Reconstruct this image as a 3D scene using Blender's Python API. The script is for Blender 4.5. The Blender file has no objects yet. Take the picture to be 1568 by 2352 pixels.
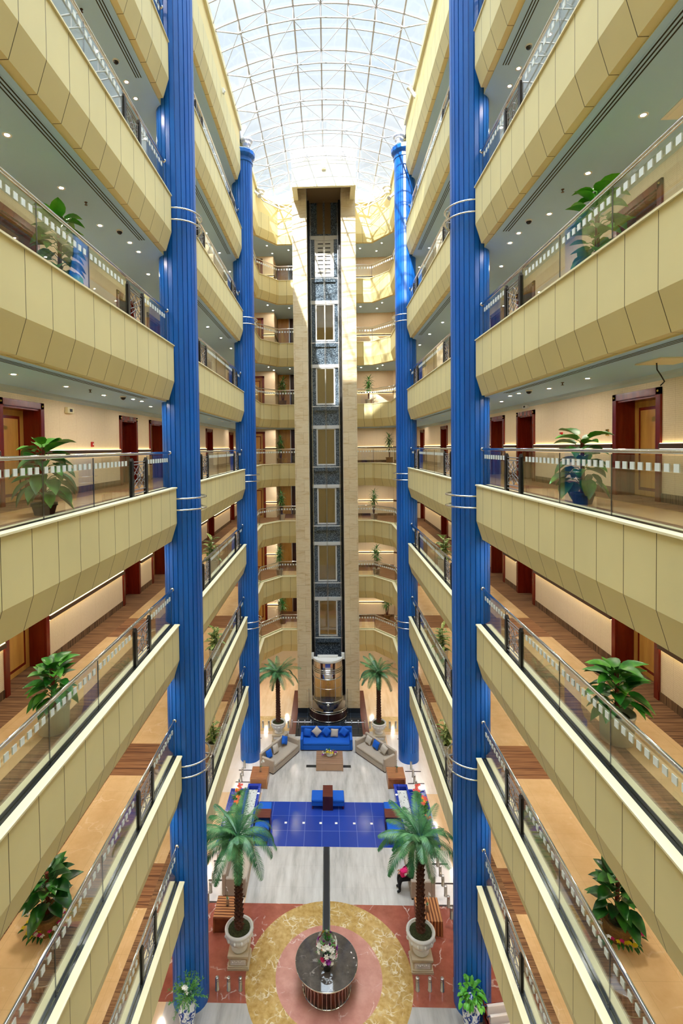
import bpy, math, random
from math import sin, cos, pi, radians as R, sqrt, atan2
from mathutils import Vector, Matrix
random.seed(7)
SC = bpy.context.scene
C = SC.collection
ONE, ZERO = 1, 0

# ------------------------------------------------------------------ helpers
def lin(c):
    o = []
    for k in c:
        k = k / 255.0
        o.append(k / 12.92 if k <= 0.04045 else ((k + 0.055) / 1.055) ** 2.4)
    return tuple(o) + (1.0,)

class MB:
    """collects faces, builds ONE mesh"""
    def __init__(s): s.v = []; s.f = []; s.m = []; s.s = []; s.uv = {}
    def face(s, pts, m=0, sm=False, uv=None):
        i = len(s.v); s.v += [tuple(p) for p in pts]
        s.f.append(tuple(range(i, i + len(pts)))); s.m.append(m); s.s.append(sm)
        if uv: s.uv[len(s.f) - 1] = uv
    def idx(s, verts, faces, m=0, sm=False):
        i = len(s.v); s.v += [tuple(p) for p in verts]
        for f in faces:
            s.f.append(tuple(i + k for k in f)); s.m.append(m); s.s.append(sm)
    def box(s, x0, y0, z0, x1, y1, z1, m=0):
        if x0 > x1: x0, x1 = x1, x0
        if y0 > y1: y0, y1 = y1, y0
        v = [(x0,y0,z0),(x1,y0,z0),(x1,y1,z0),(x0,y1,z0),(x0,y0,z1),(x1,y0,z1),(x1,y1,z1),(x0,y1,z1)]
        s.idx(v, [(3,2,1,0),(4,5,6,7),(0,1,5,4),(1,2,6,5),(2,3,7,6),(3,0,4,7)], m)
    def bevbox(s, x0, y0, z0, x1, y1, z1, b, m=0, sm=True):
        """box with rounded-off edges (chamfer b)"""
        if x0 > x1: x0, x1 = x1, x0
        if y0 > y1: y0, y1 = y1, y0
        def ring(d, z): return [(x0+d,y0+b,z),(x0+b,y0+d,z),(x1-b,y0+d,z),(x1-d,y0+b,z),(x1-d,y1-b,z),(x1-b,y1-d,z),(x0+b,y1-d,z),(x0+d,y1-b,z)]
        rs = [ring(b, z0), ring(0, z0 + b), ring(0, z1 - b), ring(b*.9, z1)]
        v = sum(rs, []); f = []
        for k in range(3):
            for i in range(8):
                j = (i + 1) % 8
                f.append((k*8+i, k*8+j, k*8+8+j, k*8+8+i))
        f.append(tuple(range(7, -1, -1))); f.append(tuple(range(24, 32)))
        s.idx(v, f, m, False)
    def prism(s, pts, z0, z1, m=0, mt=None, mb=None):
        n = len(pts)
        a = sum(pts[i][0]*pts[(i+1)%n][1]-pts[(i+1)%n][0]*pts[i][1] for i in range(n))
        if a < 0: pts = pts[::-1]
        v = [(x,y,z0) for x,y in pts] + [(x,y,z1) for x,y in pts]
        s.idx(v, [(i,(i+1)%n,n+(i+1)%n,n+i) for i in range(n)], m)
        s.face([(x,y,z1) for x,y in pts], m if mt is None else mt)
        s.face([(x,y,z0) for x,y in pts[::-1]], m if mb is None else mb)
    def tube(s, path, r, n=8, m=0, caps=True, closed=False):
        P = [Vector(p) for p in path]; N = len(P); rr = r if isinstance(r, (list, tuple)) else [r]*N
        up = Vector((0,0,1)); v = []
        for i in range(N):
            if closed: t = P[(i+1)%N] - P[i-1]
            else: t = P[min(i+1,N-1)] - P[max(i-1,0)]
            t.normalize()
            a = up if abs(t.z) < .95 else Vector((1,0,0))
            x = t.cross(a).normalized(); y = x.cross(t)
            for k in range(n):
                q = 2*pi*k/n
                v.append(P[i] + x*(rr[i]*cos(q)) + y*(rr[i]*sin(q)))
        f = []
        for i in range(N if closed else N-1):
            j = (i+1) % N
            for k in range(n):
                l = (k+1) % n
                f.append((i*n+l, i*n+k, j*n+k, j*n+l))
        s.idx(v, f, m, True)
        if caps and not closed:
            s.face(v[:n], m); s.face(v[-n:][::-1], m)
    def lathe(s, prof, n=24, c=(0,0,0), m=0, sm=True, rf=None, capb=True, capt=True):
        v = []
        for j,(r,z) in enumerate(prof):
            for k in range(n):
                q = 2*pi*k/n; rr = r*(rf(q, z, j) if rf else 1)
                v.append((c[0]+rr*cos(q), c[1]+rr*sin(q), c[2]+z))
        f = []
        for j in range(len(prof)-1):
            for k in range(n):
                l = (k+1)%n
                f.append((j*n+k, j*n+l, j*n+n+l, j*n+n+k))
        s.idx(v, f, m, sm)
        if capb and prof[0][0] > 1e-4: s.face(v[:n][::-1], m)
        if capt and prof[-1][0] > 1e-4: s.face(v[-n:], m)
    def ball(s, c, r, m=0, nu=10, nv=7, sz=1.0):
        s.lathe([(max(1e-5, r*sin(pi*j/nv)), -r*sz*cos(pi*j/nv)) for j in range(nv+1)], nu, c, m)
    def sweep(s, path, prof, mats, s_=1, uoff=0.0):
        """sweep closed profile [(inward offset, z)] along a 2-D polyline; inward = away from the void (side s_)"""
        N = len(path); P = [Vector((x,y)) for x,y in path]
        nor = []
        for i in range(N):
            ds = []
            if i > 0: ds.append((P[i]-P[i-1]).normalized())
            if i < N-1: ds.append((P[i+1]-P[i]).normalized())
            ns = [Vector((d.y, -d.x))*s_ for d in ds]
            if len(ns) == 2:
                b = (ns[0]+ns[1]); b = b/ (b.length**2) * 2 if b.length > 1e-6 else ns[0]
                nor.append(b)
            else: nor.append(ns[0])
        u = [uoff]
        for i in range(1,N): u.append(u[-1]+(P[i]-P[i-1]).length)
        K = len(prof)
        pt = lambda i,k: (P[i].x+nor[i].x*prof[k][0], P[i].y+nor[i].y*prof[k][0], prof[k][1])
        for i in range(N-1):
            for k in range(K):
                l = (k+1)%K
                q = [pt(i,k),pt(i,l),pt(i+1,l),pt(i+1,k)]; uv=[(u[i],k),(u[i],k+1),(u[i+1],k+1),(u[i+1],k)]
                if s_ > 0: q = q[::-1]; uv = uv[::-1]
                s.face(q, mats[k], False, uv)
        for i in (0, N-1):
            q = [pt(i,k) for k in range(K)]
            s.face(q if (i == 0) == (s_ > 0) else q[::-1], mats[0], False, [(uoff+.3,.5)]*K)
    def xform(s, M, i0=0):
        for i in range(i0, len(s.v)): s.v[i] = tuple(M @ Vector(s.v[i]))
    def build(s, name, mats, parent=None, loc=(0,0,0), rot=0):
        me = bpy.data.meshes.new(name); me.from_pydata(s.v, [], s.f)
        for mm in (mats if isinstance(mats, (list,tuple)) else [mats]): me.materials.append(mm)
        me.polygons.foreach_set('material_index', s.m); me.polygons.foreach_set('use_smooth', s.s)
        if s.uv:
            L = me.uv_layers.new(name='UVMap').data
            for p in me.polygons:
                q = s.uv.get(p.index)
                if q:
                    for k, li in enumerate(p.loop_indices): L[li].uv = q[k]
        me.update()
        o = bpy.data.objects.new(name, me); C.objects.link(o)
        o.location = loc; o.rotation_euler = (0,0,rot)
        if parent: o.parent = parent
        return o

def tag(o, label, cat, group=None, kind=None):
    o['label'] = label; o['category'] = cat
    if group: o['group'] = group
    if kind: o['kind'] = kind
    return o
def struct(o, label, cat='building part'):
    return tag(o, label, cat, None, 'structure')
def thing(name, label, cat, loc=(0,0,0), rot=0, group=None):
    o = bpy.data.objects.new(name, None); C.objects.link(o); o.empty_display_size = .1
    o.location = loc; o.rotation_euler = (0,0,rot)
    return tag(o, label, cat, group)
def dup(root, loc, rot=0, label=None, group=None, sc=None):
    r = root.copy(); C.objects.link(r); r.location = loc; r.rotation_euler = (0,0,rot)
    if sc: r.scale = sc
    if label: r['label'] = label
    if group: r['group'] = group
    for ch in list(root.children):
        c = ch.copy(); C.objects.link(c); c.parent = r
        for g in list(ch.children):
            d = g.copy(); C.objects.link(d); d.parent = c
    return r

# ------------------------------------------------------------------ materials
def newmat(name):
    m = bpy.data.materials.new(name); m.use_nodes = True
    nt = m.node_tree; nt.nodes.clear()
    out = nt.nodes.new('ShaderNodeOutputMaterial'); b = nt.nodes.new('ShaderNodeBsdfPrincipled')
    nt.links.new(b.outputs[0], out.inputs[0])
    return m, nt, b, out
def N(nt, t, **k):
    n = nt.nodes.new(t)
    for a, v in k.items():
        if a.startswith('i_'):
            key = a[2:]; key = int(key) if key.isdigit() else key.replace('_', ' ')
            n.inputs[key].default_value = v
        else: setattr(n, a, v)
    return n
def coords(nt, scale=(1,1,1), out='Object', rot=(0,0,0)):
    t = N(nt, 'ShaderNodeTexCoord'); mp = N(nt, 'ShaderNodeMapping')
    mp.inputs['Scale'].default_value = scale; mp.inputs['Rotation'].default_value = rot
    nt.links.new(t.outputs[out], mp.inputs[0]); return mp.outputs[0]
def ramp(nt, fac, stops, interp='LINEAR'):
    r = N(nt, 'ShaderNodeValToRGB'); e = r.color_ramp.elements; r.color_ramp.interpolation = interp
    while len(e) < len(stops): e.new(.5)
    for k,(p,c) in enumerate(stops): e[k].position = p; e[k].color = c if len(c) == 4 else lin(c)
    nt.links.new(fac, r.inputs[0]); return r.outputs[0]
def mix(nt, fac, a, b, mode='MIX'):
    m = N(nt, 'ShaderNodeMix', data_type='RGBA', blend_type=mode)
    for s, v in ((0, fac), (6, a), (7, b)):
        if hasattr(v, 'is_linked') or hasattr(v, 'links'): nt.links.new(v, m.inputs[s])
        else: m.inputs[s].default_value = v
    return m.outputs[2]
def math_(nt, op, a, b=None, c=None):
    m = N(nt, 'ShaderNodeMath', operation=op)
    for k, v in enumerate((a, b, c)):
        if v is None: continue
        if hasattr(v, 'links'): nt.links.new(v, m.inputs[k])
        else: m.inputs[k].default_value = v
    return m.outputs[0]
def bump(nt, b, h, st=.2, d=.01):
    n = N(nt, 'ShaderNodeBump'); n.inputs['Strength'].default_value = st; n.inputs['Distance'].default_value = d
    nt.links.new(h, n.inputs['Height']); nt.links.new(n.outputs[0], b.inputs['Normal'])
def plain(name, rgb, rough=.5, metal=0.0, var=0.0, vs=3.0, spec=None, coat=0):
    m, nt, b, o = newmat(name)
    c = lin(rgb)
    b.inputs['Roughness'].default_value = rough; b.inputs['Metallic'].default_value = metal
    if spec is not None: b.inputs['Specular IOR Level'].default_value = spec
    if coat: b.inputs['Coat Weight'].default_value = coat; b.inputs['Coat Roughness'].default_value = .08
    if var:
        n = N(nt, 'ShaderNodeTexNoise', i_Scale=vs, i_Detail=4.0)
        nt.links.new(coords(nt), n.inputs['Vector'])
        d = tuple(max(0, k*(1-var)) for k in c[:3])+(1,); l = tuple(min(1, k*(1+var)) for k in c[:3])+(1,)
        nt.links.new(ramp(nt, n.outputs[0], [(.3,d),(.7,l)]), b.inputs['Base Color'])
    else: b.inputs['Base Color'].default_value = c
    return m
def emit(name, rgb, st):
    m, nt, b, o = newmat(name)
    b.inputs['Base Color'].default_value = lin(rgb); b.inputs['Emission Color'].default_value = lin(rgb); b.inputs['Emission Strength'].default_value = st
    return m
def glass(name, tint, base=.04, gain=.75, rough=.02, power=4.0):
    m, nt, b, o = newmat(name); nt.nodes.remove(b)
    t = N(nt, 'ShaderNodeBsdfTransparent'); t.inputs[0].default_value = tint
    g = N(nt, 'ShaderNodeBsdfGlossy'); g.inputs['Roughness'].default_value = rough
    lw = N(nt, 'ShaderNodeLayerWeight'); lw.inputs[0].default_value = .5
    p = math_(nt, 'POWER', lw.outputs['Facing'], power); p = math_(nt, 'MULTIPLY_ADD', p, gain, base)
    x = N(nt, 'ShaderNodeMixShader')
    nt.links.new(p, x.inputs[0]); nt.links.new(t.outputs[0], x.inputs[1]); nt.links.new(g.outputs[0], x.inputs[2])
    nt.links.new(x.outputs[0], o.inputs[0])
    return m

M = {}
def seam_panel(name, rgb, step, off, rough=.55, w=.014):
    """painted metal cladding with dark open joints every step metres along the run"""
    m, nt, b, o = newmat(name)
    uv = N(nt, 'ShaderNodeUVMap'); sp = N(nt, 'ShaderNodeSeparateXYZ'); nt.links.new(uv.outputs[0], sp.inputs[0])
    a = math_(nt, 'ADD', sp.outputs[0], 100*step-off); a = math_(nt, 'DIVIDE', a, step); a = math_(nt, 'FRACT', a)
    a = math_(nt, 'LESS_THAN', a, w/step)
    n = N(nt, 'ShaderNodeTexNoise', i_Scale=.7, i_Detail=3.0); nt.links.new(coords(nt), n.inputs['Vector'])
    c = lin(rgb)
    base = ramp(nt, n.outputs[0], [(.3, tuple(k*.95 for k in c[:3])+(1,)), (.7, tuple(min(1,k*1.04) for k in c[:3])+(1,))])
    nt.links.new(mix(nt, a, base, lin((88,78,40))), b.inputs['Base Color'])
    b.inputs['Roughness'].default_value = rough
    return m
M['fascia'] = seam_panel('cream_cladding', (222,211,157), .67, .037)
M['coping'] = plain('cream_coping', (240,232,192), .4)
M['steel_channel'] = plain('steel_channel', (96,100,104), .25, .9)
M['ceil'] = plain('ceiling_paint', (176,216,250), .8)
M['cornice'] = plain('cornice_paint', (186,205,210), .6)
M['slot'] = plain('slot_black', (22,22,24), .6)
M['chrome'] = plain('chrome', (225,226,228), .12, 1.0)
M['steel'] = plain('brushed_steel', (190,188,184), .3, 1.0)
M['black'] = plain('black_iron', (26,25,24), .4, .3)
M['white'] = plain('white_paint', (236,236,232), .5)
M['blue'] = None

def m_blue():
    m, nt, b, o = newmat('blue_column_paint')
    n = N(nt, 'ShaderNodeTexNoise', i_Scale=1.0, i_Detail=5.0); nt.links.new(coords(nt, (3,3,.35)), n.inputs['Vector'])
    nt.links.new(ramp(nt, n.outputs[0], [(.3, lin((4,84,172))), (.7, lin((14,104,198)))]), b.inputs['Base Color'])
    b.inputs['Roughness'].default_value = .33; return m
M['blue'] = m_blue()

def m_stone(name, cols, vein, bw=.75, bh=.68, rough=.3, mortar=(150,125,85)):
    m, nt, b, o = newmat(name)
    v = coords(nt, rot=(R(90),0,0))
    br = N(nt, 'ShaderNodeTexBrick', offset=.5, i_Scale=1.0); br.inputs['Brick Width'].default_value = bw; br.inputs['Row Height'].default_value = bh
    br.inputs['Mortar Size'].default_value = .004; br.inputs['Mortar'].default_value = lin(mortar)
    br.inputs['Color1'].default_value = (.25,.25,.25,1); br.inputs['Color2'].default_value = (.75,.75,.75,1); br.inputs['Bias'].default_value = 0
    nt.links.new(v, br.inputs['Vector'])
    mp = N(nt, 'ShaderNodeMapping'); mp.inputs['Rotation'].default_value = (0,.2,.65); mp.inputs['Scale'].default_value = (.9,4.2,.9)
    ad = N(nt, 'ShaderNodeVectorMath', operation='MULTIPLY_ADD'); nt.links.new(br.outputs[0], ad.inputs[0]); ad.inputs[1].default_value = (9,5,7); nt.links.new(v, ad.inputs[2])
    nt.links.new(ad.outputs[0], mp.inputs[0])
    w = N(nt, 'ShaderNodeTexNoise', i_Scale=1.5, i_Detail=6.0, i_Roughness=.6, i_Distortion=.6); nt.links.new(mp.outputs[0], w.inputs['Vector'])
    base = ramp(nt, w.outputs[0], [(.3, vein), (.42, cols[0]), (.55, cols[1]), (.72, cols[2])])
    tone = mix(nt, .28, base, br.outputs[0], 'SOFT_LIGHT')
    nt.links.new(mix(nt, br.outputs['Fac'], tone, lin(mortar)), b.inputs['Base Color'])
    b.inputs['Roughness'].default_value = rough; return m
M['sandstone'] = m_stone('golden_sandstone', [(214,192,152),(222,204,168),(212,188,146)], (198,168,120), .86, .68)

def m_marble(name, c0, c1, vein, vs=1.2, width=.02, rough=.12, tile=None, grout=(180,150,130), nscale=2.0, veinamt=.75):
    m, nt, b, o = newmat(name)
    v = coords(nt)
    n = N(nt, 'ShaderNodeTexNoise', i_Scale=nscale, i_Detail=8.0, i_Roughness=.65); nt.links.new(v, n.inputs['Vector'])
    base = ramp(nt, n.outputs[0], [(.3, c0), (.7, c1)])
    dn = N(nt, 'ShaderNodeTexNoise', i_Scale=1.6, i_Detail=5.0); nt.links.new(v, dn.inputs['Vector'])
    ad = N(nt, 'ShaderNodeVectorMath', operation='MULTIPLY_ADD'); nt.links.new(dn.outputs['Color'], ad.inputs[0]); ad.inputs[1].default_value = (.9,.9,.9); nt.links.new(v, ad.inputs[2])
    vo = N(nt, 'ShaderNodeTexVoronoi', feature='DISTANCE_TO_EDGE', i_Scale=vs); nt.links.new(ad.outputs[0], vo.inputs['Vector'])
    line = ramp(nt, vo.outputs['Distance'], [(0, (1,1,1,1)), (width, (0,0,0,1))])
    mk = N(nt, 'ShaderNodeTexNoise', i_Scale=2.3, i_Detail=2.0); nt.links.new(v, mk.inputs['Vector'])
    mk = ramp(nt, mk.outputs[0], [(.47, (0,0,0,1)), (.62, (1,1,1,1))])
    f = math_(nt, 'MULTIPLY', math_(nt, 'MULTIPLY', line, mk), veinamt)
    col = mix(nt, f, base, lin(vein))
    if tile:
        br = N(nt, 'ShaderNodeTexBrick', offset=0.0, i_Scale=1.0); br.inputs['Brick Width'].default_value = tile; br.inputs['Row Height'].default_value = tile
        br.inputs['Mortar Size'].default_value = .0025; nt.links.new(v, br.inputs['Vector'])
        col = mix(nt, math_(nt, 'MULTIPLY', br.outputs['Fac'], .5), col, lin(grout))
    nt.links.new(col, b.inputs['Base Color']); b.inputs['Roughness'].default_value = rough
    return m
M['red_marble'] = m_marble('red_marble', (142,74,58), (178,102,82), (242,228,218), .9, .022, .12, veinamt=.8)
M['rose_marble'] = m_marble('rose_marble', (176,116,102), (206,148,132), (236,210,200), 1.2, .016)
M['yellow_marble'] = m_marble('yellow_marble', (158,120,58), (204,170,104), (240,228,198), 4.6, .10, .14, nscale=6.0, veinamt=.75)
M['dark_marble'] = m_marble('dark_marble_top', (66,60,56), (98,90,84), (170,160,150), 1.6, .018, .06, nscale=3.0)
M['gold_marble'] = m_marble('gold_floor_marble', (200,164,104), (224,194,140), (240,220,180), 2.2, .03, .15, nscale=4)
def m_travertine(name, c0, c1, c2, tile=.62, rough=.16, stretch=(2.2,.35,1)):
    m, nt, b, o = newmat(name); v = coords(nt)
    n = N(nt, 'ShaderNodeTexNoise', i_Scale=1.6, i_Detail=8.0, i_Roughness=.6); nt.links.new(coords(nt, stretch), n.inputs['Vector'])
    base = ramp(nt, n.outputs[0], [(.32, c0), (.5, c1), (.7, c2)])
    br = N(nt, 'ShaderNodeTexBrick', offset=0.0, i_Scale=1.0); br.inputs['Brick Width'].default_value = tile; br.inputs['Row Height'].default_value = tile*1.5
    br.inputs['Mortar Size'].default_value = .002; br.inputs['Color1'].default_value = (.4,.4,.4,1); br.inputs['Color2'].default_value = (.6,.6,.6,1); nt.links.new(v, br.inputs['Vector'])
    col = mix(nt, .35, base, br.outputs['Color'], 'SOFT_LIGHT')
    col = mix(nt, math_(nt, 'MULTIPLY', br.outputs['Fac'], .35), col, lin((150,142,134)))
    nt.links.new(col, b.inputs['Base Color']); b.inputs['Roughness'].default_value = rough; return m
M['trav'] = m_travertine('silver_travertine', (172,166,158), (196,190,183), (212,207,200))
M['trav_front'] = m_travertine('grey_travertine', (160,154,147), (182,176,169), (196,190,184), rough=.1)
M['peach'] = m_travertine('peach_travertine', (226,190,146), (236,204,164), (242,216,182), .8, .1)
M['pinkwhite'] = m_travertine('pale_rose_travertine', (226,214,204), (236,226,218), (243,236,230), .9)
def m_tiles(name, rgb, grout, w, h, ox, oy, rough=.12, var=.1):
    m, nt, b, o = newmat(name)
    t = N(nt, 'ShaderNodeTexCoord'); mp = N(nt, 'ShaderNodeMapping'); mp.inputs['Location'].default_value = (-ox, -oy, 0); nt.links.new(t.outputs['Object'], mp.inputs[0])
    br = N(nt, 'ShaderNodeTexBrick', offset=0.0, i_Scale=1.0); br.inputs['Brick Width'].default_value = w; br.inputs['Row Height'].default_value = h
    br.inputs['Mortar Size'].default_value = .007; c = lin(rgb)
    br.inputs['Color1'].default_value = tuple(k*(1-var) for k in c[:3])+(1,); br.inputs['Color2'].default_value = tuple(min(1,k*(1+var)) for k in c[:3])+(1,); br.inputs['Mortar'].default_value = lin(grout)
    nt.links.new(mp.outputs[0], br.inputs['Vector']); nt.links.new(br.outputs[0], b.inputs['Base Color']); b.inputs['Roughness'].default_value = rough; return m
M['blue_tile'] = m_tiles('cobalt_floor_tile', (42,68,160), (110,130,195), .7, .845, -1.74+.03, 19.48)
M['planter_tile'] = m_tiles('cobalt_planter_tile', (40,62,160), (120,130,205), .62, .7, 0, 0, .18)
M['black_stone'] = m_tiles('black_slate_tile', (34,40,48), (70,80,92), .62, .62, 0, 0, .12)
def m_granite(name, c0, c1, c2, sc=34.0, rough=.12):
    m, nt, b, o = newmat(name)
    n = N(nt, 'ShaderNodeTexNoise', i_Scale=sc, i_Detail=3.0, i_Roughness=.7); nt.links.new(coords(nt), n.inputs['Vector'])
    nt.links.new(ramp(nt, n.outputs[0], [(.38, c0), (.52, c1), (.66, c2)]), b.inputs['Base Color'])
    b.inputs['Roughness'].default_value = rough; return m
M['granite'] = m_granite('blue_black_granite', (28,36,46), (76,92,108), (170,188,202), 26.0)
def m_wood(name, c0, c1, c2, sc, axis=1, rough=.3, dist=1.2):
    m, nt, b, o = newmat(name)
    s = [.6,.6,.6]; s[axis] = 1
    w = N(nt, 'ShaderNodeTexWave', bands_direction='XYZ'[axis], i_Scale=sc, i_Distortion=dist, i_Detail=3.0); nt.links.new(coords(nt, tuple(s)), w.inputs['Vector'])
    w.inputs['Detail Scale'].default_value = .7
    n = N(nt, 'ShaderNodeTexNoise', i_Scale=7.0, i_Detail=5.0); sv = [.3,.3,.3]; sv[axis] = 6; nt.links.new(coords(nt, tuple(sv)), n.inputs['Vector'])
    f = math_(nt, 'MULTIPLY_ADD', n.outputs[0], .5, math_(nt, 'MULTIPLY', w.outputs[0], .6))
    nt.links.new(ramp(nt, f, [(.25, c0), (.55, c1), (.85, c2)]), b.inputs['Base Color'])
    b.inputs['Roughness'].default_value = rough; return m
M['zebra_y'] = m_wood('zebrano_wood', (92,42,22), (168,104,60), (208,150,98), 3.2, 1)
M['zebra_x'] = m_wood('zebrano_wood_crosswise', (92,42,22), (168,104,60), (208,150,98), 3.2, 0)
M['walnut'] = m_wood('walnut_slats', (96,68,54), (150,112,88), (186,148,118), 4.2, 1)
M['rosewood'] = m_wood('rosewood', (66,26,20), (100,44,34), (130,66,50), 5.0, 1)
def m_grain(name, c0, c1, rough, sc=9.0):
    m, nt, b, o = newmat(name)
    n = N(nt, 'ShaderNodeTexNoise', i_Scale=sc, i_Detail=6.0, i_Roughness=.65); nt.links.new(coords(nt, (1,1,.12)), n.inputs['Vector'])
    nt.links.new(ramp(nt, n.outputs[0], [(.3, c0), (.7, c1)]), b.inputs['Base Color']); b.inputs['Roughness'].default_value = rough; return m
M['mahogany'] = m_grain('mahogany', (92,20,10), (128,36,18), .25)
M['veneer'] = m_grain('honey_veneer', (178,126,54), (210,162,84), .35, 7.0)
M['darkwood'] = plain('dark_dado_wood', (72,48,34), .4)
def m_carpet(name, stops, sc, axis=1):
    m, nt, b, o = newmat(name)
    s = [.025,.025,.025]; s[axis] = 1
    n = N(nt, 'ShaderNodeTexNoise', i_Scale=sc, i_Detail=3.0, i_Roughness=.8); nt.links.new(coords(nt, tuple(s)), n.inputs['Vector'])
    nt.links.new(ramp(nt, n.outputs[0], stops), b.inputs['Base Color']); b.inputs['Roughness'].default_value = .95; return m
M['carpet'] = m_carpet('striped_carpet', [(.36,(82,54,34)),(.47,(122,86,56)),(.54,(150,112,76)),(.63,(100,68,44))], 15.0, 1)
M['carpet_band'] = m_carpet('striped_carpet_crossing', [(.36,(94,58,36)),(.47,(140,96,62)),(.54,(160,114,76)),(.63,(112,74,48))], 11.0, 1)
M['skirt'] = m_carpet('striped_skirting_carpet', [(.36,(58,38,24)),(.47,(104,76,50)),(.54,(140,106,74)),(.63,(76,52,34))], 16.0, 1)
M['beige_tile'] = m_marble('beige_floor_marble', (214,176,124), (230,196,148), (236,210,170), 1.0, .02, .22, .6, (176,140,96))
def m_wallpaper():
    m, nt, b, o = newmat('woven_wallpaper')
    v = coords(nt); sp = N(nt, 'ShaderNodeSeparateXYZ'); nt.links.new(v, sp.inputs[0])
    def wv(s, f): return math_(nt, 'FRACT', math_(nt, 'MULTIPLY', s, f))
    h = math_(nt, 'ADD', sp.outputs[0], sp.outputs[1])
    a = math_(nt, 'LESS_THAN', wv(h, 28), .22); c = math_(nt, 'LESS_THAN', wv(sp.outputs[2], 28), .22)
    g = math_(nt, 'MAXIMUM', a, c)
    n = N(nt, 'ShaderNodeTexNoise', i_Scale=22.0, i_Detail=2.0); nt.links.new(v, n.inputs['Vector'])
    g = math_(nt, 'MULTIPLY', g, math_(nt, 'MULTIPLY_ADD', n.outputs[0], 1.2, -.1))
    seam = math_(nt, 'LESS_THAN', wv(h, 1.25), .01)
    col = mix(nt, math_(nt, 'MULTIPLY', g, .8), lin((240,223,192)), lin((204,178,138)))
    col = mix(nt, math_(nt, 'MULTIPLY', seam, .4), col, lin((190,165,128)))
    nt.links.new(col, b.inputs['Base Color']); b.inputs['Roughness'].default_value = .8
    bump(nt, b, g, -.15, .004); return m
M['paper'] = m_wallpaper()
M['plaster'] = plain('cream_plaster', (236,224,196), .8)
M['golden_plaster'] = plain('cream_gold_plaster', (230,212,150), .7)
M['pane'] = glass('clear_balustrade_glass', (.93,.965,.95,1), .05, .85, .01, 3.5)
M['roofglass'] = glass('skylight_glass', (.97,.985,1.0,1), .02, .5, .02)
M['frost'] = plain('frosted_squares', (226,236,236), .5)
M['liftglass'] = glass('lift_glass', (.9,.93,.95,1), .1, .7, .01, 3.0)
M['door_glass'] = glass('lift_door_glass', (.62,.59,.46,1), .12, .7, .03, 2.5)
M['lamp'] = emit('downlight_lens', (255,240,222), 680.0)
M['lamp_lobby'] = emit('lobby_downlight_lens', (255,238,218), 640.0)
M['cove'] = emit('cove_strip', (255,228,172), 5.0)
M['lamp_small'] = emit('lit_floor_spot', (255,232,205), 25.0)
M['brass'] = plain('brass', (198,160,78), .3, 1.0)
M['red'] = plain('alarm_red', (190,28,20), .4)
M['cloth_blue'] = plain('blue_upholstery', (10,92,196), .85, 0, .06, 30)
M['cloth_beige'] = plain('beige_upholstery', (178,164,148), .9, 0, .06, 40)
M['cushion_beige'] = plain('pale_cushion_cloth', (192,182,170), .9, 0, .08, 60)
M['dark_edge'] = plain('dark_brown_edge', (50,34,28), .5)
M['leaf'] = None
def m_leaf(name, c0, c1, c2, sc=6.0, rough=.4):
    m, nt, b, o = newmat(name)
    n = N(nt, 'ShaderNodeTexNoise', i_Scale=sc, i_Detail=3.0); nt.links.new(coords(nt), n.inputs['Vector'])
    nt.links.new(ramp(nt, n.outputs[0], [(.35, c0), (.5, c1), (.68, c2)]), b.inputs['Base Color'])
    b.inputs['Roughness'].default_value = rough; b.inputs['Transmission Weight'].default_value = 0
    return m
M['leaf'] = m_leaf('broad_green_leaf', (18,74,22), (44,120,34), (98,168,48), 3.0)
M['leaf_dark'] = m_leaf('dark_green_leaf', (14,58,20), (30,92,28), (66,132,38), 4.0)
M['leaf_bright'] = m_leaf('bright_green_leaf', (54,128,32), (80,160,42), (110,184,64), 3.0)
M['leaf_var'] = m_leaf('variegated_leaf', (62,104,42), (142,162,84), (208,212,150), 16.0)
M['leaf_drac'] = m_leaf('dracaena_leaf', (22,80,26), (44,112,38), (92,150,60), 6.0)
M['frond'] = m_leaf('palm_frond_green', (30,80,48), (54,114,66), (104,158,98), 2.5)
M['fern'] = m_leaf('feathery_green', (44,104,36), (70,134,48), (120,160,70), 6.0)
M['bark'] = plain('palm_bark', (92,54,40), .9, 0, .35, 14)
M['moss'] = plain('moss_soil', (52,56,26), .95, 0, .6, 26)
M['pole'] = plain('moss_pole', (98,44,26), .95, 0, .3, 20)
M['potwhite'] = plain('white_pot', (206,204,192), .4)
M['potdark'] = plain('charcoal_pot', (52,54,58), .6)
M['pottan'] = plain('tan_basket_pot', (132,98,56), .8, 0, .25, 30)
M['urn'] = plain('cast_stone_urn', (238,236,232), .7, 0, .05, 9)
M['pedestal'] = plain('stone_pedestal', (206,190,162), .6, 0, .05, 6)
M['yellow'] = plain('yellow_petal', (240,214,30), .6); M['purple'] = plain('purple_petal', (150,40,160), .6)
M['magenta'] = plain('magenta_petal', (206,30,110), .6); M['petal_white'] = plain('white_petal', (244,242,236), .6)
M['orange'] = plain('orange_petal', (232,150,40), .6); M['coral'] = plain('coral_petal', (226,92,76), .6)
M['pebble'] = plain('white_pebble', (232,232,228), .6, 0, .12, 40); M['pebble_grey'] = plain('grey_pebble', (150,150,150), .6)
def m_porcelain():
    m, nt, b, o = newmat('blue_white_porcelain')
    n = N(nt, 'ShaderNodeTexNoise', i_Scale=7.0, i_Detail=4.0, i_Distortion=1.5); nt.links.new(coords(nt), n.inputs['Vector'])
    nt.links.new(ramp(nt, n.outputs[0], [(.42, (26,52,140)), (.47, (90,120,190)), (.52, (232,238,246))]), b.inputs['Base Color'])
    b.inputs['Roughness'].default_value = .12; return m
M['porcelain'] = m_porcelain()
M['paperwhite'] = plain('newsprint', (226,218,216), .9); M['ink'] = plain('newsprint_ink', (88,84,86), .9); M['navy'] = plain('navy_holder', (34,40,84), .6)
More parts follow.
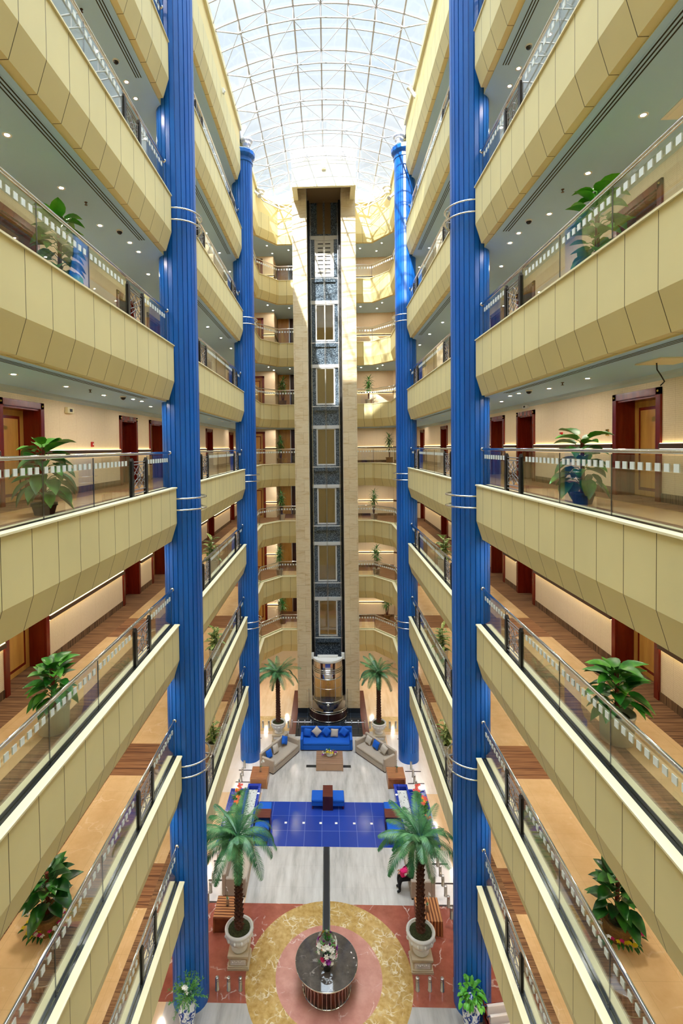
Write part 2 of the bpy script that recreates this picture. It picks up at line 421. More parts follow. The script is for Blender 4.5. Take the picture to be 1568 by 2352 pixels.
M['skin'] = plain('skin', (196,140,108), .6); M['cloth_black'] = plain('black_cloth', (18,18,22), .9); M['pink'] = plain('pink_cloth', (224,26,110), .8)
M['hair'] = plain('dark_hair', (24,18,16), .7)
M['pit_drum'] = plain('dark_plum_drum', (62,36,36), .15); M['car_blue'] = plain('car_base_blue', (22,36,104), .2)
M['car_inside'] = plain('car_honey_panel', (206,164,96), .4)
M['mirror'] = plain('mirror_steel', (214,206,198), .05, 1.0)
M['white_box'] = plain('white_render', (240,238,230), .8)
M['recess'] = plain('brown_recess', (120,98,66), .8)
M['grid'] = plain('white_steelwork', (196,192,192), .45)
M['rod'] = plain('grey_steelwork', (120,120,124), .45); M['truss'] = plain('pale_truss_steel', (190,188,190), .45)
M['camdome'] = plain('black_dome', (14,14,16), .15)

# ------------------------------------------------------------------ building data
LV = dict(G=3.89, F=7.31, E=10.84, D=14.47, C=18.18, B=22.04, A=25.94, T=29.65)
FL = dict(G='first', F='second', E='third', D='fourth', C='fifth', B='sixth', A='seventh', T='top')
SIDE = {-1:'left', 1:'right'}
XF = 3.9
Y0 = -2.0
COLY = (14.0, 25.2)
BACK = [(XF,25.75),(XF,30.9),(2.87,32.33),(1.70,32.33)]
YEND = 36.4
XW = 6.1

# ------------------------------------------------------------------ ground floor
mb = MB(); mb.box(-8,-4,-.3,8,38,-.004); g = mb.build('floor', M['peach']); struct(g, 'peach travertine lobby floor along both side aisles', 'floor')
def slabrect(x0,y0,x1,y1,mat,label,z=0.0,parent=g):
    b = MB(); b.box(x0,y0,z-.006,x1,y1,z); o = b.build('floor', mat); struct(o, label, 'floor'); return o
slabrect(-4.6,-4,4.6,13.85,M['trav_front'],'grey travertine floor at the near end of the lobby')
slabrect(-8,13.85,8,17.0,M['red_marble'],'red veined marble floor around the round table',.0005)
slabrect(-2.9,17.0,2.85,19.5,M['trav'],'silver travertine floor between the red marble and the blue tiles',.0005)
slabrect(-3.06,19.5,2.98,22.02,M['blue_tile'],'cobalt blue tiled floor in the middle of the lobby',.0005)
slabrect(-3.02,22.02,2.98,27.6,M['trav'],'silver travertine floor of the sofa lounge',.0005)
for s in (-1,1):
    slabrect(s*2.95,17.0,s*4.5,19.4,M['pinkwhite'],'pale stone strip beside the %s sofa and bollards' % SIDE[s],.0004)
    slabrect(s*3.03,22.6,s*4.95,27.3,M['pinkwhite'],'pale stone strip around the far %s blue column' % SIDE[s],.0004)
    slabrect(s*2.15,27.6,s*4.9,29.15,M['gold_marble'],'golden marble band behind the far %s urn' % SIDE[s],.0006)
    slabrect(s*1.82,27.3,s*2.18,32.3,M['rosewood'],'dark brown stone strip beside the %s lift pier' % SIDE[s],.0009)
    b = MB()
    for y in (17.02,17.9,18.75,23.3,24.18,25.05,25.95,26.9):
        b.box(s*3.6,y-.035,0,s*4.35,y+.035,.0016)
    o = b.build('floor', M['dark_edge']); struct(o, 'dark inlaid stone bars in the pale floor on the %s' % SIDE[s], 'floor')
slabrect(-1.82,27.1,1.82,29.7,M['black_stone'],'black slate floor in front of the lift',.0009)
def disc(name, r0, r1, z, mat, label, n=72, c=(-.05,14.68)):
    b = MB()
    for k in range(n):
        a, d = 2*pi*k/n, 2*pi*(k+1)/n
        if r0 < 1e-3: b.face([(c[0],c[1],z),(c[0]+r1*cos(a),c[1]+r1*sin(a),z),(c[0]+r1*cos(d),c[1]+r1*sin(d),z)])
        else: b.face([(c[0]+r0*cos(a),c[1]+r0*sin(a),z),(c[0]+r1*cos(a),c[1]+r1*sin(a),z),(c[0]+r1*cos(d),c[1]+r1*sin(d),z),(c[0]+r0*cos(d),c[1]+r0*sin(d),z)])
    o = b.build(name, mat); struct(o, label, 'floor'); return o
disc('floor', 1.56, 2.44, .0025, M['yellow_marble'], 'yellow marble ring of the floor medallion')
disc('floor', 0, 1.56, .0025, M['rose_marble'], 'rose marble disc of the floor medallion under the table')
b = MB(); b.box(-.22,15.2,.003,-.03,19.5,.006,0); b.box(-.25,15.2,.002,-.22,19.5,.009,1); b.box(-.03,15.2,.002,0.0,19.5,.009,1)
o = b.build('floor', [M['slot'], M['chrome']]); struct(o, 'dark channel with chrome edges running to the round table', 'floor')
b = MB(); b.box(-1.12,24.43,.0006,1.04,24.63,.002); o = b.build('floor', M['steel_channel']); struct(o, 'short dark inlay strip under the coffee table', 'floor')
b = MB()
for x in (-1.81,-1.07,-.37,.27,1.01,1.72): b.box(x-.05,20.71,.0006,x+.05,20.81,.003)
o = b.build('floor', M['petal_white']); struct(o, 'row of small white inlay squares in the blue tiles', 'floor')

# ------------------------------------------------------------------ columns
def make_column(s, y, name):
    c = (s*(XF+.03), y)
    b = MB(); n = 24; prof = []
    def ring(z, r, groove):
        pts = []
        for k in range(n):
            a = 2*pi*k/n; st = 2*pi/n
            for da, dr in ((0,0),(.83*st,0),(.86*st,-groove),(.97*st,-groove)):
                q = a+da; pts.append((c[0]+(r+dr)*cos(q), c[1]+(r+dr)*sin(q), z))
        return pts
    zs = [(0,.5,.0),(.52,.5,.0),(.53,.497,.0),(.54,.5,.03),(29.2,.5,.03)]
    rows = [ring(*z) for z in zs]; m = 4*n
    b.idx(sum(rows,[]), [(j*m+k, j*m+(k+1)%m, (j+1)*m+(k+1)%m, (j+1)*m+k) for j in range(len(rows)-1) for k in range(m)], 0)
    o = b.build('column', M['blue']); struct(o, 'tall blue fluted round column, %s of the atrium, %s of the pair' % (SIDE[s], name), 'column')
    b = MB(); b.lathe([(.5,29.2),(.54,29.22),(.54,29.3),(.5,29.32),(.5,29.42),(.6,29.5),(.64,29.55),(.64,29.72),(.6,29.76)], 16, (c[0],c[1],0), 0, False)
    b.build('capital', M['blue'], o)
    for L in 'BDF':
        for dz in (.31,.61):
            b = MB(); z = LV[L]-dz; r = .64
            path = [(c[0]-s*0.0+(-s)*r*cos(q)*1.0, c[1]+r*sin(q), z) for q in [R(-90+180*k/20) for k in range(21)]]
            path = [(path[0][0]+s*.12, path[0][1], z)] + path + [(path[-1][0]+s*.12, path[-1][1], z)]
            b.tube(path, .024, 8)
            for q in (R(-55), R(0), R(55)):
                b.tube([(c[0]-s*.49*cos(q), c[1]+.49*sin(q), z),(c[0]-s*r*cos(q), c[1]+r*sin(q), z)], .01, 6)
            b.build('ring_rail', M['chrome'], o)
for s in (-1,1):
    make_column(s, COLY[0], 'near'); make_column(s, COLY[1], 'far')

# ------------------------------------------------------------------ gallery slabs, fascias, walls
DOORS = [(9.45,11.0,'v'),(15.1,16.5,'m'),(17.65,19.1,'v'),(25.95,27.45,'m'),(32.1,33.5,'v')]
def mirror(path, s): return [(s*x,y) for x,y in path]
def fascia_profile(c):
    return [(0,c-.03),(0,c-.95),(.15,c-1.43),(.29,c-1.43),(.29,c-.06),(.2,c-.03)]
def cap_profile(c): return [(-.03,c-.035),(-.03,c-.005),(.0,c),(.11,c),(.11,c-.035)]
def cap2_profile(c): return [(.24,c-.035),(.24,c-.008),(.345,c-.008),(.345,c-.061)]
def chan_profile(c): return [(.11,c-.05),(.11,c-.012),(.24,c-.012),(.24,c-.05)]
slabs = {}
for L, c in LV.items():
    for s in (-1,1):
        top = L == 'T'
        outline = [(4.19,Y0),(4.19,13.35),(4.19,31.0),(3.02,32.62),(1.72,32.62),(1.72,YEND),(XW+.5,YEND),(XW+.5,Y0)]
        b = MB(); b.prism(mirror(outline, s), c-1.45, c-.07 if not top else c+1.0, 0, 0, 1)
        sl = b.build('slab', [M['fascia'], M['ceil']]); slabs[L,s] = sl
        struct(sl, '%s gallery slab on the %s of the atrium%s' % (FL[L], SIDE[s], ' carrying the skylight edge' if top else ''), 'balcony')
        for path, nm in (([(XF,Y0),(XF,13.35)],'near bay'), ([(XF,14.65),(XF,24.61)],'middle bay'), (BACK,'far end')):
            b = MB(); b.sweep(mirror(path, s), fascia_profile(c), [0]*6, s)
            f = b.build('fascia', M['fascia'], sl)
            if not top:
                b = MB(); b.sweep(mirror(path, s), cap_profile(c), [0]*5, s); b.build('coping', M['coping'], f)
                b = MB(); b.sweep(mirror(path, s), cap2_profile(c), [0]*4, s); b.build('inner_coping', M['coping'], f)
        if top:
            for path in ([(XF,Y0),(XF,24.7)], [(XF,25.7)]+BACK[1:]):
                b = MB(); b.sweep(mirror(path, s), [(.03,c-.03),(.03,30.72),(.3,30.72),(.3,c-.03)], [0]*4, s); b.build('upstand', M['golden_plaster'], sl)
                b = MB(); b.sweep(mirror(path, s), [(-.06,30.55),(-.08,30.75),(.3,30.75),(.3,30.55)], [0]*4, s); b.build('gutter', M['coping'], sl)
            continue
        # floor finish strips
        b = MB(); z = c-.06
        def q(x0,y0,x1,y1,m,dz=0):
            b.box(s*x0, y0, z-.02, s*x1, y1, z+dz, m)
        q(4.19,Y0,4.62,31.0,1); q(4.62,Y0,5.5,12.6,0); q(5.5,Y0,XW,YEND,1)
        q(4.62,12.6,5.5,14.0,2); q(4.62,14.0,5.5,23.2,0); q(4.62,23.2,5.5,24.9,2); q(4.62,24.9,5.5,30.2,0); q(4.62,30.2,5.5,YEND,2)
        q(1.73,32.63,3.05,34.0,0); q(1.73,34.0,3.05,YEND,2); q(3.05,32.63,4.62,YEND,2)
        b.prism(mirror([(3.05,32.63),(4.19,31.0),(4.62,31.0),(4.62,32.63)],s), z-.02, z, 2)
        b.build('floor_finish', [M['beige_tile'], M['carpet'], M['carpet_band']], sl)
        # ceiling of the corridor below this slab: slot diffuser, cornice
        zc = c-1.45
        for ya, yb in ((Y0,12.6),(15.6,24.0)):
            b = MB()
            b.box(s*4.30,ya,zc-.004,s*4.50,yb,zc+.01,1)
            for k in range(3): b.box(s*(4.325+.06*k),ya+.03,zc-.007,s*(4.348+.06*k),yb-.03,zc,0)
            b.build('slot_diffuser', [M['slot'], M['ceil']], sl)
        b = MB(); b.sweep(mirror([(XW-.1,Y0),(XW-.1,YEND-.5)],s), [(0,zc),(.02,zc-.05),(.06,zc-.07),(.1,zc-.12),(.1,zc)], [0]*5, s)
        b.build('cornice', M['cornice'], sl)

# walls of the corridors
def corridor_wall(L, s, doors):
    c = LV[L]; z0 = c-.06; up = {'G':'F','F':'E','E':'D','D':'C','C':'B','B':'A','A':'T'}[L]; z1 = LV[up]-1.45
    zd = z0+2.08
    b = MB(); y = Y0
    def seg(ya, yb):
        b.box(s*XW, ya, z0, s*(XW+.12), yb, z1, 0)
    for ya, yb, k in doors:
        seg(y, ya); b.box(s*XW, ya, zd, s*(XW+.12), yb, z1, 0); y = yb
    seg(y, YEND)
    w = b.build('wall_%s' % SIDE[s], M['paper']); struct(w, 'cream woven wallpaper wall of the %s floor %s corridor' % (FL[L], SIDE[s]), 'wall')
    b = MB(); e = MB(); sk = MB(); y = Y0
    for ya, yb, k in doors + [(YEND-.1,YEND,'')]:
        a, d = y, ya
        b.box(s*(XW-.07), a, z0+.97, s*XW, d, z0+1.06)
        e.box(s*(XW-.045), a, z0+1.062, s*(XW-.02), d, z0+1.07); e.box(s*(XW-.045), a, z0+.96, s*(XW-.02), d, z0+.968)
        sk.box(s*(XW-.015), a, z0, s*XW, d, z0+.16)
        y = yb
    b.build('dado_rail', M['darkwood'], w); e.build('cove_light', M['cove'], w); sk.build('skirting', M['skirt'], w)
    return w
dcount = [0]
def make_door(s, ya, yb, z0, kind, L):
    dcount[0] += 1
    x = XW; h = 2.08; cw = .13
    b = MB()
    # casing, proud of the wall, with corner blocks
    for a, d in ((ya,ya+cw),(yb-cw,yb)): b.box(s*(x-.04),a,z0,s*(x+.02),d,z0+h)
    b.box(s*(x-.04),ya,z0+h-cw,s*(x+.02),yb,z0+h)
    o = b.build('door_%d' % dcount[0], M['mahogany']); struct(o, '%s door of the %s floor %s corridor' % ({'v':'honey veneered','m':'red mahogany'}[kind], FL[L], SIDE[s]), 'door')
    b = MB()
    b.box(s*(x+.0),ya+cw-.02,z0,s*(x+.42),ya+cw+.02,z0+h-cw); b.box(s*x,yb-cw-.02,z0,s*(x+.42),yb-cw+.02,z0+h-cw); b.box(s*x,ya+cw,z0+h-cw-.04,s*(x+.42),yb-cw,z0+h-cw+.0)
    b.build('jamb', M['mahogany'], o)
    b = MB(); b.box(s*(x+.0),ya+cw,z0-.02,s*(x+.5),yb-cw,z0+.004); b.build('threshold', M['carpet'], o)
    la, lb = ya+cw+.02, yb-cw-.02; lx = x+.34
    b = MB(); b.box(s*lx,la,z0+.01,s*(lx+.05),lb,z0+h-cw-.04, 0)
    if kind == 'v':
        b.box(s*(lx-.004),la+.14,z0+.12,s*lx,lb-.14,z0+h-cw-.16,1); b.box(s*(lx-.006),la+.2,z0+.18,s*lx,lb-.2,z0+h-cw-.22,0)
    lf = b.build('leaf', [M['veneer'], M['mahogany']] if kind == 'v' else [M['mahogany'], M['mahogany']], o)
    b = MB(); hy = la+.1
    b.box(s*(lx-.02),hy-.035,z0+.92,s*lx,hy+.035,z0+1.12); b.tube([(s*(lx-.01),hy,z0+1.02),(s*(lx-.07),hy,z0+1.02),(s*(lx-.07),hy+.12,z0+1.02)], .012, 6)
    b.build('handle', M['brass'], o)
    b = MB(); ym = (la+lb)/2
    b.box(s*(lx-.012),ym-.06,z0+1.5,s*(lx-.004),ym+.06,z0+1.58); b.build('number_plate', M['brass'], o)
    b = MB()
    for y in (ya+cw/2, yb-cw/2): b.ball((s*(x-.04),y,z0+h-cw/2), .022, 0, 8, 6)
    b.build('brass_boss', M['brass'], o)
for L in 'GFEDCBA':
    for s in (-1,1):
        drs = DOORS if L in 'CDE' else []
        corridor_wall(L, s, drs)
        for ya, yb, k in drs: make_door(s, ya, yb, LV[L]-.06, k, L)
# walls behind the corridors' door recesses, ground-floor walls, end walls
for s in (-1,1):
    b = MB(); b.box(s*(XW+.5),Y0-2,3.0,s*(XW+.7),YEND+.3,30.7); o = b.build('wall_%s' % SIDE[s], M['plaster']); struct(o, 'outer wall behind the %s corridors' % SIDE[s], 'wall')
    b = MB(); b.box(s*7.4,-4,0,s*7.6,38,2.5); o = b.build('wall_%s' % SIDE[s], M['plaster']); struct(o, 'lobby wall along the %s aisle' % SIDE[s], 'wall')
    b = MB(); b.box(s*(XW+.4),-4,2.44,s*7.6,38,3.0); o = b.build('ceiling', M['ceil']); struct(o, 'lobby ceiling over the %s aisle' % SIDE[s], 'ceiling')
b = MB(); b.box(-7.6,YEND,0,7.6,YEND+.2,30.7); o = b.build('wall_back', M['paper']); struct(o, 'wallpapered wall behind the lift lobby', 'wall')
b = MB(); b.box(-7.6,Y0-2.2,0,7.6,Y0-2.0,30.7); o = b.build('wall_front', M['golden_plaster']); struct(o, 'cream wall behind the viewer', 'wall')
# far lobby walls on each gallery floor
for L in 'GFEDCBA':
    c = LV[L]; z0 = c-.06; up = {'G':'F','F':'E','E':'D','D':'C','C':'B','B':'A','A':'T'}[L]; z1 = LV[up]-1.45
    b = MB(); b.box(1.72,35.0,z0,4.5,35.12,z1); b.prism([(4.5,35.0),(XW,33.6),(XW,33.75),(4.55,35.12)],z0,z1)
    w = b.build('wall_back', M['paper']); struct(w, 'cream wall of the %s floor lift lobby, right' % FL[L], 'wall')
    b = MB(); b.box(1.72,34.93,z0+.97,4.5,35.0,z0+1.06); b.prism([(4.5,34.93),(XW,33.53),(XW,33.6),(4.5,35.0)],z0+.97,z0+1.06); b.build('dado_rail', M['darkwood'], w)
    b = MB(); b.box(1.72,34.95,z0+1.062,4.5,34.97,z0+1.07); b.box(1.72,34.95,z0+.96,4.5,34.97,z0+.968); b.build('cove_light', M['cove'], w)
    b = MB(); b.box(1.72,34.985,z0,4.5,35.0,z0+.16); b.build('skirting', M['skirt'], w)
    b = MB(); b.box(-XW,34.4,z0,-5.1,34.52,z1); b.box(-5.1,34.4,z0+2.1,-4.2,34.52,z1); b.box(-4.2,34.4,z0,-3.4,34.52,z1); b.box(-3.5,34.52,z0,-3.38,YEND,z1)
    w = b.build('wall_back', M['paper']); struct(w, 'cream wall with a corner on the %s floor, left of the lift' % FL[L], 'wall')
    b = MB(); b.box(-4.2,34.33,z0+.97,-3.33,34.4,z0+1.06); b.box(-3.38,34.33,z0+.97,-3.31,YEND,z0+1.06); b.build('dado_rail', M['darkwood'], w)
    b = MB(); b.box(-4.2,34.35,z0+1.062,-3.36,34.37,z0+1.07); b.box(-4.2,34.35,z0+.96,-3.36,34.37,z0+.968); b.build('cove_light', M['cove'], w)
    b = MB(); b.box(-5.2,34.34,z0,-5.05,34.45,z0+2.15); b.box(-4.25,34.34,z0,-4.1,34.45,z0+2.15); b.box(-5.2,34.34,z0+2.02,-4.1,34.45,z0+2.15)
    dcount[0] += 1
    d = b.build('door_%d' % dcount[0], M['mahogany']); struct(d, 'mahogany framed door in the corner wall of the %s floor' % FL[L], 'door')
    b = MB(); b.box(-5.05,34.44,z0,-4.25,34.5,z0+2.02,0); b.box(-4.92,34.43,z0+.15,-4.38,34.44,z0+1.85,1); b.box(-4.86,34.425,z0+.21,-4.44,34.44,z0+1.79,0); b.build('leaf', [M['veneer'],M['mahogany']], d)
    b = MB(); b.box(-3.3,36.2,z0,-2.5,YEND,z1,0); b.box(-2.5,36.2,z0,-1.74,36.3,z1,1); b.box(-2.54,36.18,z0,-2.48,36.3,z1,2)
    w = b.build('wall_back', [M['veneer'], M['pit_drum'], M['steel']]); struct(w, 'wood and dark glass wall left of the lift on the %s floor' % FL[L], 'wall')

# ------------------------------------------------------------------ balustrades
def bal_path(path, off):
    """polyline offset inward by off, in the positive-x half"""
    P = [Vector(p) for p in path]; out = []
    for i in range(len(P)):
        ds = []
        if i > 0: ds.append((P[i]-P[i-1]).normalized())
        if i < len(P)-1: ds.append((P[i+1]-P[i]).normalized())
        ns = [Vector((d.y,-d.x)) for d in ds]
        b = ns[0] if len(ns) == 1 else (ns[0]+ns[1])*2/((ns[0]+ns[1]).length**2)
        out.append(P[i]+b*off)
    return out
def pane_mesh(A, B_, c, z0, z1):
    """one glass sheet from A to B_ with a row of frosted squares"""
    A = Vector(A); B_ = Vector(B_); d = B_-A; Ln = d.length; d.normalize(); n = Vector((d.y,-d.x))*.006
    b = MB(); a0, a1 = A+d*.008, B_-d*.008
    P = [a0-n, a1-n, a1+n, a0+n]
    b.prism([(p.x,p.y) for p in P], c+z0, c+z1, 0)
    k = .05
    while k+.1 < Ln:
        p0, p1 = A+d*k, A+d*(k+.092)
        m = n*1.25
        b.prism([(p.x,p.y) for p in (p0-m,p1-m,p1+m,p0+m)], c+.665, c+.765, 1); k += .172
    for q0, q1 in ((A, a0), (a1, B_)): b.prism([(p.x,p.y) for p in (q0-n,q1-n,q1+n,q0+n)], c+z0, c+z1, 2)
    return b
def tubes_between(b, pts, r, n=6): b.tube(pts, r, n)
def iron_panel(parent, s, y0, y1, x, c):
    b = MB(); zt = c+.80; zb = c-.01; fx = lambda d: s*(x+d)
    # ornament: crossed lattice, centre ring, double rails
    m = (y0+y1)/2; L, Rr = y0+.13, y1-.13; h0, h1 = zb+.16, zt-.14; hm = (h0+h1)/2
    T = lambda a, r=.009: b.tube([(fx(0),yy,zz) for yy,zz in a], r, 5)
    for z in (zb+.06, zb+.14, zt-.07, zt-.13): T([(y0+.06,z),(y1-.06,z)], .012)
    T([(L,h0),(L,h1)]); T([(Rr,h0),(Rr,h1)])
    T([(L,h0),(m,hm-.07),(Rr,h0)]); T([(L,h1),(m,hm+.07),(Rr,h1)])
    T([(m,h0),(L,hm),(m,h1),(Rr,hm),(m,h0)]); T([(m,h0),(m,hm-.08)]); T([(m,hm+.08),(m,h1)])
    T([(L,h0+.12),(Rr,h1-.12)]); T([(L,h1-.12),(Rr,h0+.12)])
    T([(m+.085*cos(2*pi*k/14), hm+.085*sin(2*pi*k/14)) for k in range(15)], .012)
    o = b.build('iron_panel', M['rod'], parent); o['label'] = 'geometric ironwork panel between black posts'
    for yy in (y0+.05, y1-.05):
        p = MB(); w = .055
        p.idx([(fx(-.035),yy-w,zb),(fx(.035),yy-w,zb),(fx(.035),yy+w,zb),(fx(-.035),yy+w,zb),
               (fx(-.035),yy-w,zt-.05),(fx(.035),yy-w,zt-.05),(fx(.035),yy+w,zt-.05),(fx(-.035),yy+w,zt-.05),
               (fx(-.02),yy-w*.35,zt+.02),(fx(.02),yy-w*.35,zt+.02),(fx(.02),yy+w*.35,zt+.02),(fx(-.02),yy+w*.35,zt+.02)],
              [(3,2,1,0),(0,1,5,4),(1,2,6,5),(2,3,7,6),(3,0,4,7),(4,5,9,8),(5,6,10,9),(6,7,11,10),(7,4,8,11),(8,9,10,11)])
        p.build('post', M['black'], o)
BAYS = [
 ('near bay', [(XF,Y0),(XF,13.35)], [(-1.9,.72),(.76,2.34),(2.38,3.98),(4.02,5.70),(5.74,7.36),(7.36,8.98),(8.98,10.66),(11.69,13.32)], [(10.70,11.65)]),
 ('middle bay', [(XF,14.65),(XF,24.61)], [(14.72,16.70),(17.76,19.38),(19.38,21.0),(21.0,22.62),(23.74,24.56)], [(16.74,17.72),(22.66,23.70)]),
]
OFF = .175
for L in 'GFEDCBA':
    c = LV[L]
    for s in (-1,1):
        for nm, path, panes, irons in BAYS:
            t = thing('balustrade', 'glass balustrade with chrome handrail and iron panel, %s floor, %s side, %s' % (FL[L], SIDE[s], nm), 'railing', (0,0,0), 0, 'gallery balustrades')
            x = XF+OFF
            for ya, yb in panes:
                pane_mesh((s*x,ya),(s*x,yb),c,-.03,.86).build('glass_pane', [M['pane'],M['frost'],M['steel_channel']], t)
            ya, yb = path[0][1], path[1][1]
            b = MB(); b.tube([(s*x,max(ya,Y0)+.02,c+.905),(s*x,yb+.02,c+.905)], .032, 10)
            if nm == 'middle bay': b.ball((s*x,ya+.05,c+.905), .055)
            b.ball((s*x,yb+.06,c+.905), .058)
            b.build('handrail', M['chrome'], t)
            b = MB(); b.box(s*(XF+.112),ya,c-.045,s*(XF+.165),yb,c-.004,0); b.box(s*(XF+.185),ya,c-.045,s*(XF+.238),yb,c-.004,0)
            b.build('shoe_channel', M['steel_channel'], t)
            for a, d in irons: iron_panel(t, s, a, d, x, c)
        # far end
        t = thing('balustrade', 'chrome railed glass balustrade bending round the far end, %s floor, %s of lift' % (FL[L], SIDE[s]), 'railing', (0,0,0), 0, 'far end balustrades')
        P = bal_path(BACK, OFF); P = [(s*p.x,p.y) for p in P]
        P[0] = (P[0][0], 25.8)
        mid = (P[0][0], 28.3)
        for a, d in ((P[0],mid),(mid,P[1]),(P[1],P[2]),(P[2],(P[3][0]+s*.04,P[3][1]))):
            pane_mesh(a,d,c,-.03,.86).build('glass_pane', [M['pane'],M['frost'],M['steel_channel']], t)
        b = MB(); b.tube([(p[0],p[1],c+.905) for p in P], .032, 8); b.build('handrail', M['chrome'], t)

# ------------------------------------------------------------------ skylight
ZS, RISE, YA, YB = 30.72, .85, -3.0, 33.6
def roofz(x, lift=0): return ZS + RISE*(1-(x/4.0)**2) + lift
xs = [-4.0+k for k in range(9)]
b = MB()
for i in range(16):
    xa, xb = -4.0+.5*i, -3.5+.5*i
    for dz in (0,):
        b.idx([(xa,YA,roofz(xa)),(xb,YA,roofz(xb)),(xb,YB,roofz(xb)),(xa,YB,roofz(xa)),
               (xa,YA,roofz(xa)+.02),(xb,YA,roofz(xb)+.02),(xb,YB,roofz(xb)+.02),(xa,YB,roofz(xa)+.02)], [(3,2,1,0),(4,5,6,7)], 0)
sky = b.build('roof', M['roofglass']); struct(sky, 'long vaulted glass skylight over the atrium', 'skylight')
ny = 0; y = YA
while y <= YB+.01:
    main = ny % 2 == 0
    b = MB(); pts = [(-4.0+.5*k, y, roofz(-4.0+.5*k)-.05) for k in range(17)]
    b.tube(pts, .032 if main else .026, 6); b.build('glazing_arch', M['grid'], sky)
    if main:
        b = MB(); low = [(-4.0,y,ZS-.02)] + [(x,y,roofz(x)-.55) for x in (-3,-2,-1,0,1,2,3)] + [(4.0,y,ZS-.02)]
        b.tube(low, .024, 6)
        for x in (-3,-2,-1,0,1,2,3): b.tube([(x,y,roofz(x)-.55),(x,y,roofz(x)-.05)], .018, 5)
        for k,x in enumerate((-3,-1,1,3)):
            for dx in (-1,1): b.tube([(x,y,roofz(x)-.55),(x+dx,y,roofz(x+dx)-.05)], .013, 5)
            if y+2.2 <= YB: 
                b.tube([(x,y,roofz(x)-.55),(x-1,y+2.2,roofz(x-1)-.06)], .011, 5); b.tube([(x,y,roofz(x)-.55),(x+1,y+2.2,roofz(x+1)-.06)], .011, 5)
        b.build('truss', M['truss'], sky)
    y += 1.1; ny += 1
for x in xs:
    b = MB(); b.box(x-.03,YA,roofz(x)-.07,x+.03,YB,roofz(x)-.005)
    b.build('glazing_bar', M['grid'], sky)
# solid roof deck beside the skylight and behind it
for s in (-1,1):
    b = MB(); b.box(s*3.96,-5,30.76,s*9,38,31.0); o = b.build('roof', M['white_box']); struct(o, 'flat roof deck along the %s of the skylight' % SIDE[s], 'roof')
b = MB(); b.box(-4.2,33.3,30.76,4.2,38,31.6); o = b.build('roof', M['white_box']); struct(o, 'flat roof deck behind the skylight', 'roof')
b = MB(); b.box(-9,-5,30.76,9,-2.9,31.6); o = b.build('roof', M['white_box']); struct(o, 'flat roof deck behind the viewer', 'roof')
# unseen block added behind the viewer to keep sun off the near bays
b = MB(); b.box(-16,-16,31.0,16,-3.1,40.0,0)
for k in range(2):
    for j in range(9): b.box(-13.5+3.2*j,-3.1,32.6+3.6*k,-11.7+3.2*j,-3.05,34.4+3.6*k,1)
o = b.build('wall_front', [M['white_box'],M['liftglass']]); struct(o, 'unseen block added behind the near end of the skylight to hold back sun', 'wall')
# white corner trusses and brackets at the far end
for s in (-1,1):
    b = MB(); z = ZS-.25
    p = [(s*3.85,30.9,z+.1),(s*2.85,32.2,z+.1),(s*1.88,32.2,z+.1)]; lo = [(s*3.55,30.7,z-.4),(s*2.6,31.8,z-.42),(s*1.88,31.9,z-.35)]
    b.tube(p, .04, 6); b.tube(lo, .035, 6)
    for a in range(3):
        b.tube([p[a],lo[a]], .03, 6)
        if a < 2: b.tube([lo[a],p[a+1]], .025, 6); b.tube([p[a],lo[a+1]], .025, 6)
    t = b.build('corner_truss', M['white']); tag(t, 'white steel corner truss under the skylight end, %s of the lift canopy' % SIDE[s], 'truss')
    for y in (25.9, 30.4):
        b = MB(); b.lathe([(.05,-.42),(.14,-.38),(.14,-.3),(.22,-.22),(.22,-.12),(.3,-.06),(.3,0)], 12, (s*3.72,y-.4 if y < 30 else y,30.55), 0, False)
        t = b.build('bracket', M['white']); tag(t, 'white scrolled bracket under the skylight gutter, %s, %s' % (SIDE[s], 'above the far blue column' if y < 30 else 'at the far corner'), 'bracket')

# ------------------------------------------------------------------ lift shaft
PIN, POUT, PY = .99, 1.80, 29.55
for s in (-1,1):
    b = MB(); b.box(s*PIN,PY,0.28,s*POUT,32.6,30.4,0); b.box(s*(PIN-.005),PY-.012,0,s*(POUT+.012),32.6,.28,1); b.box(s*(PIN-.012),PY-.012,.28,s*PIN,PY+.03,29.9,2)
    o = b.build('column', [M['sandstone'],M['black_stone'],M['white_box']]); struct(o, 'tall golden sandstone pier on the %s of the lift' % SIDE[s], 'pier')
YW = 31.55
b = MB(); b.box(-PIN,YW+.02,0,PIN,YW+.12,30.4,0)
sh = None
lvl = [('0',0.0)] + [(L,LV[L]-.02) for L in 'GFEDCBA']
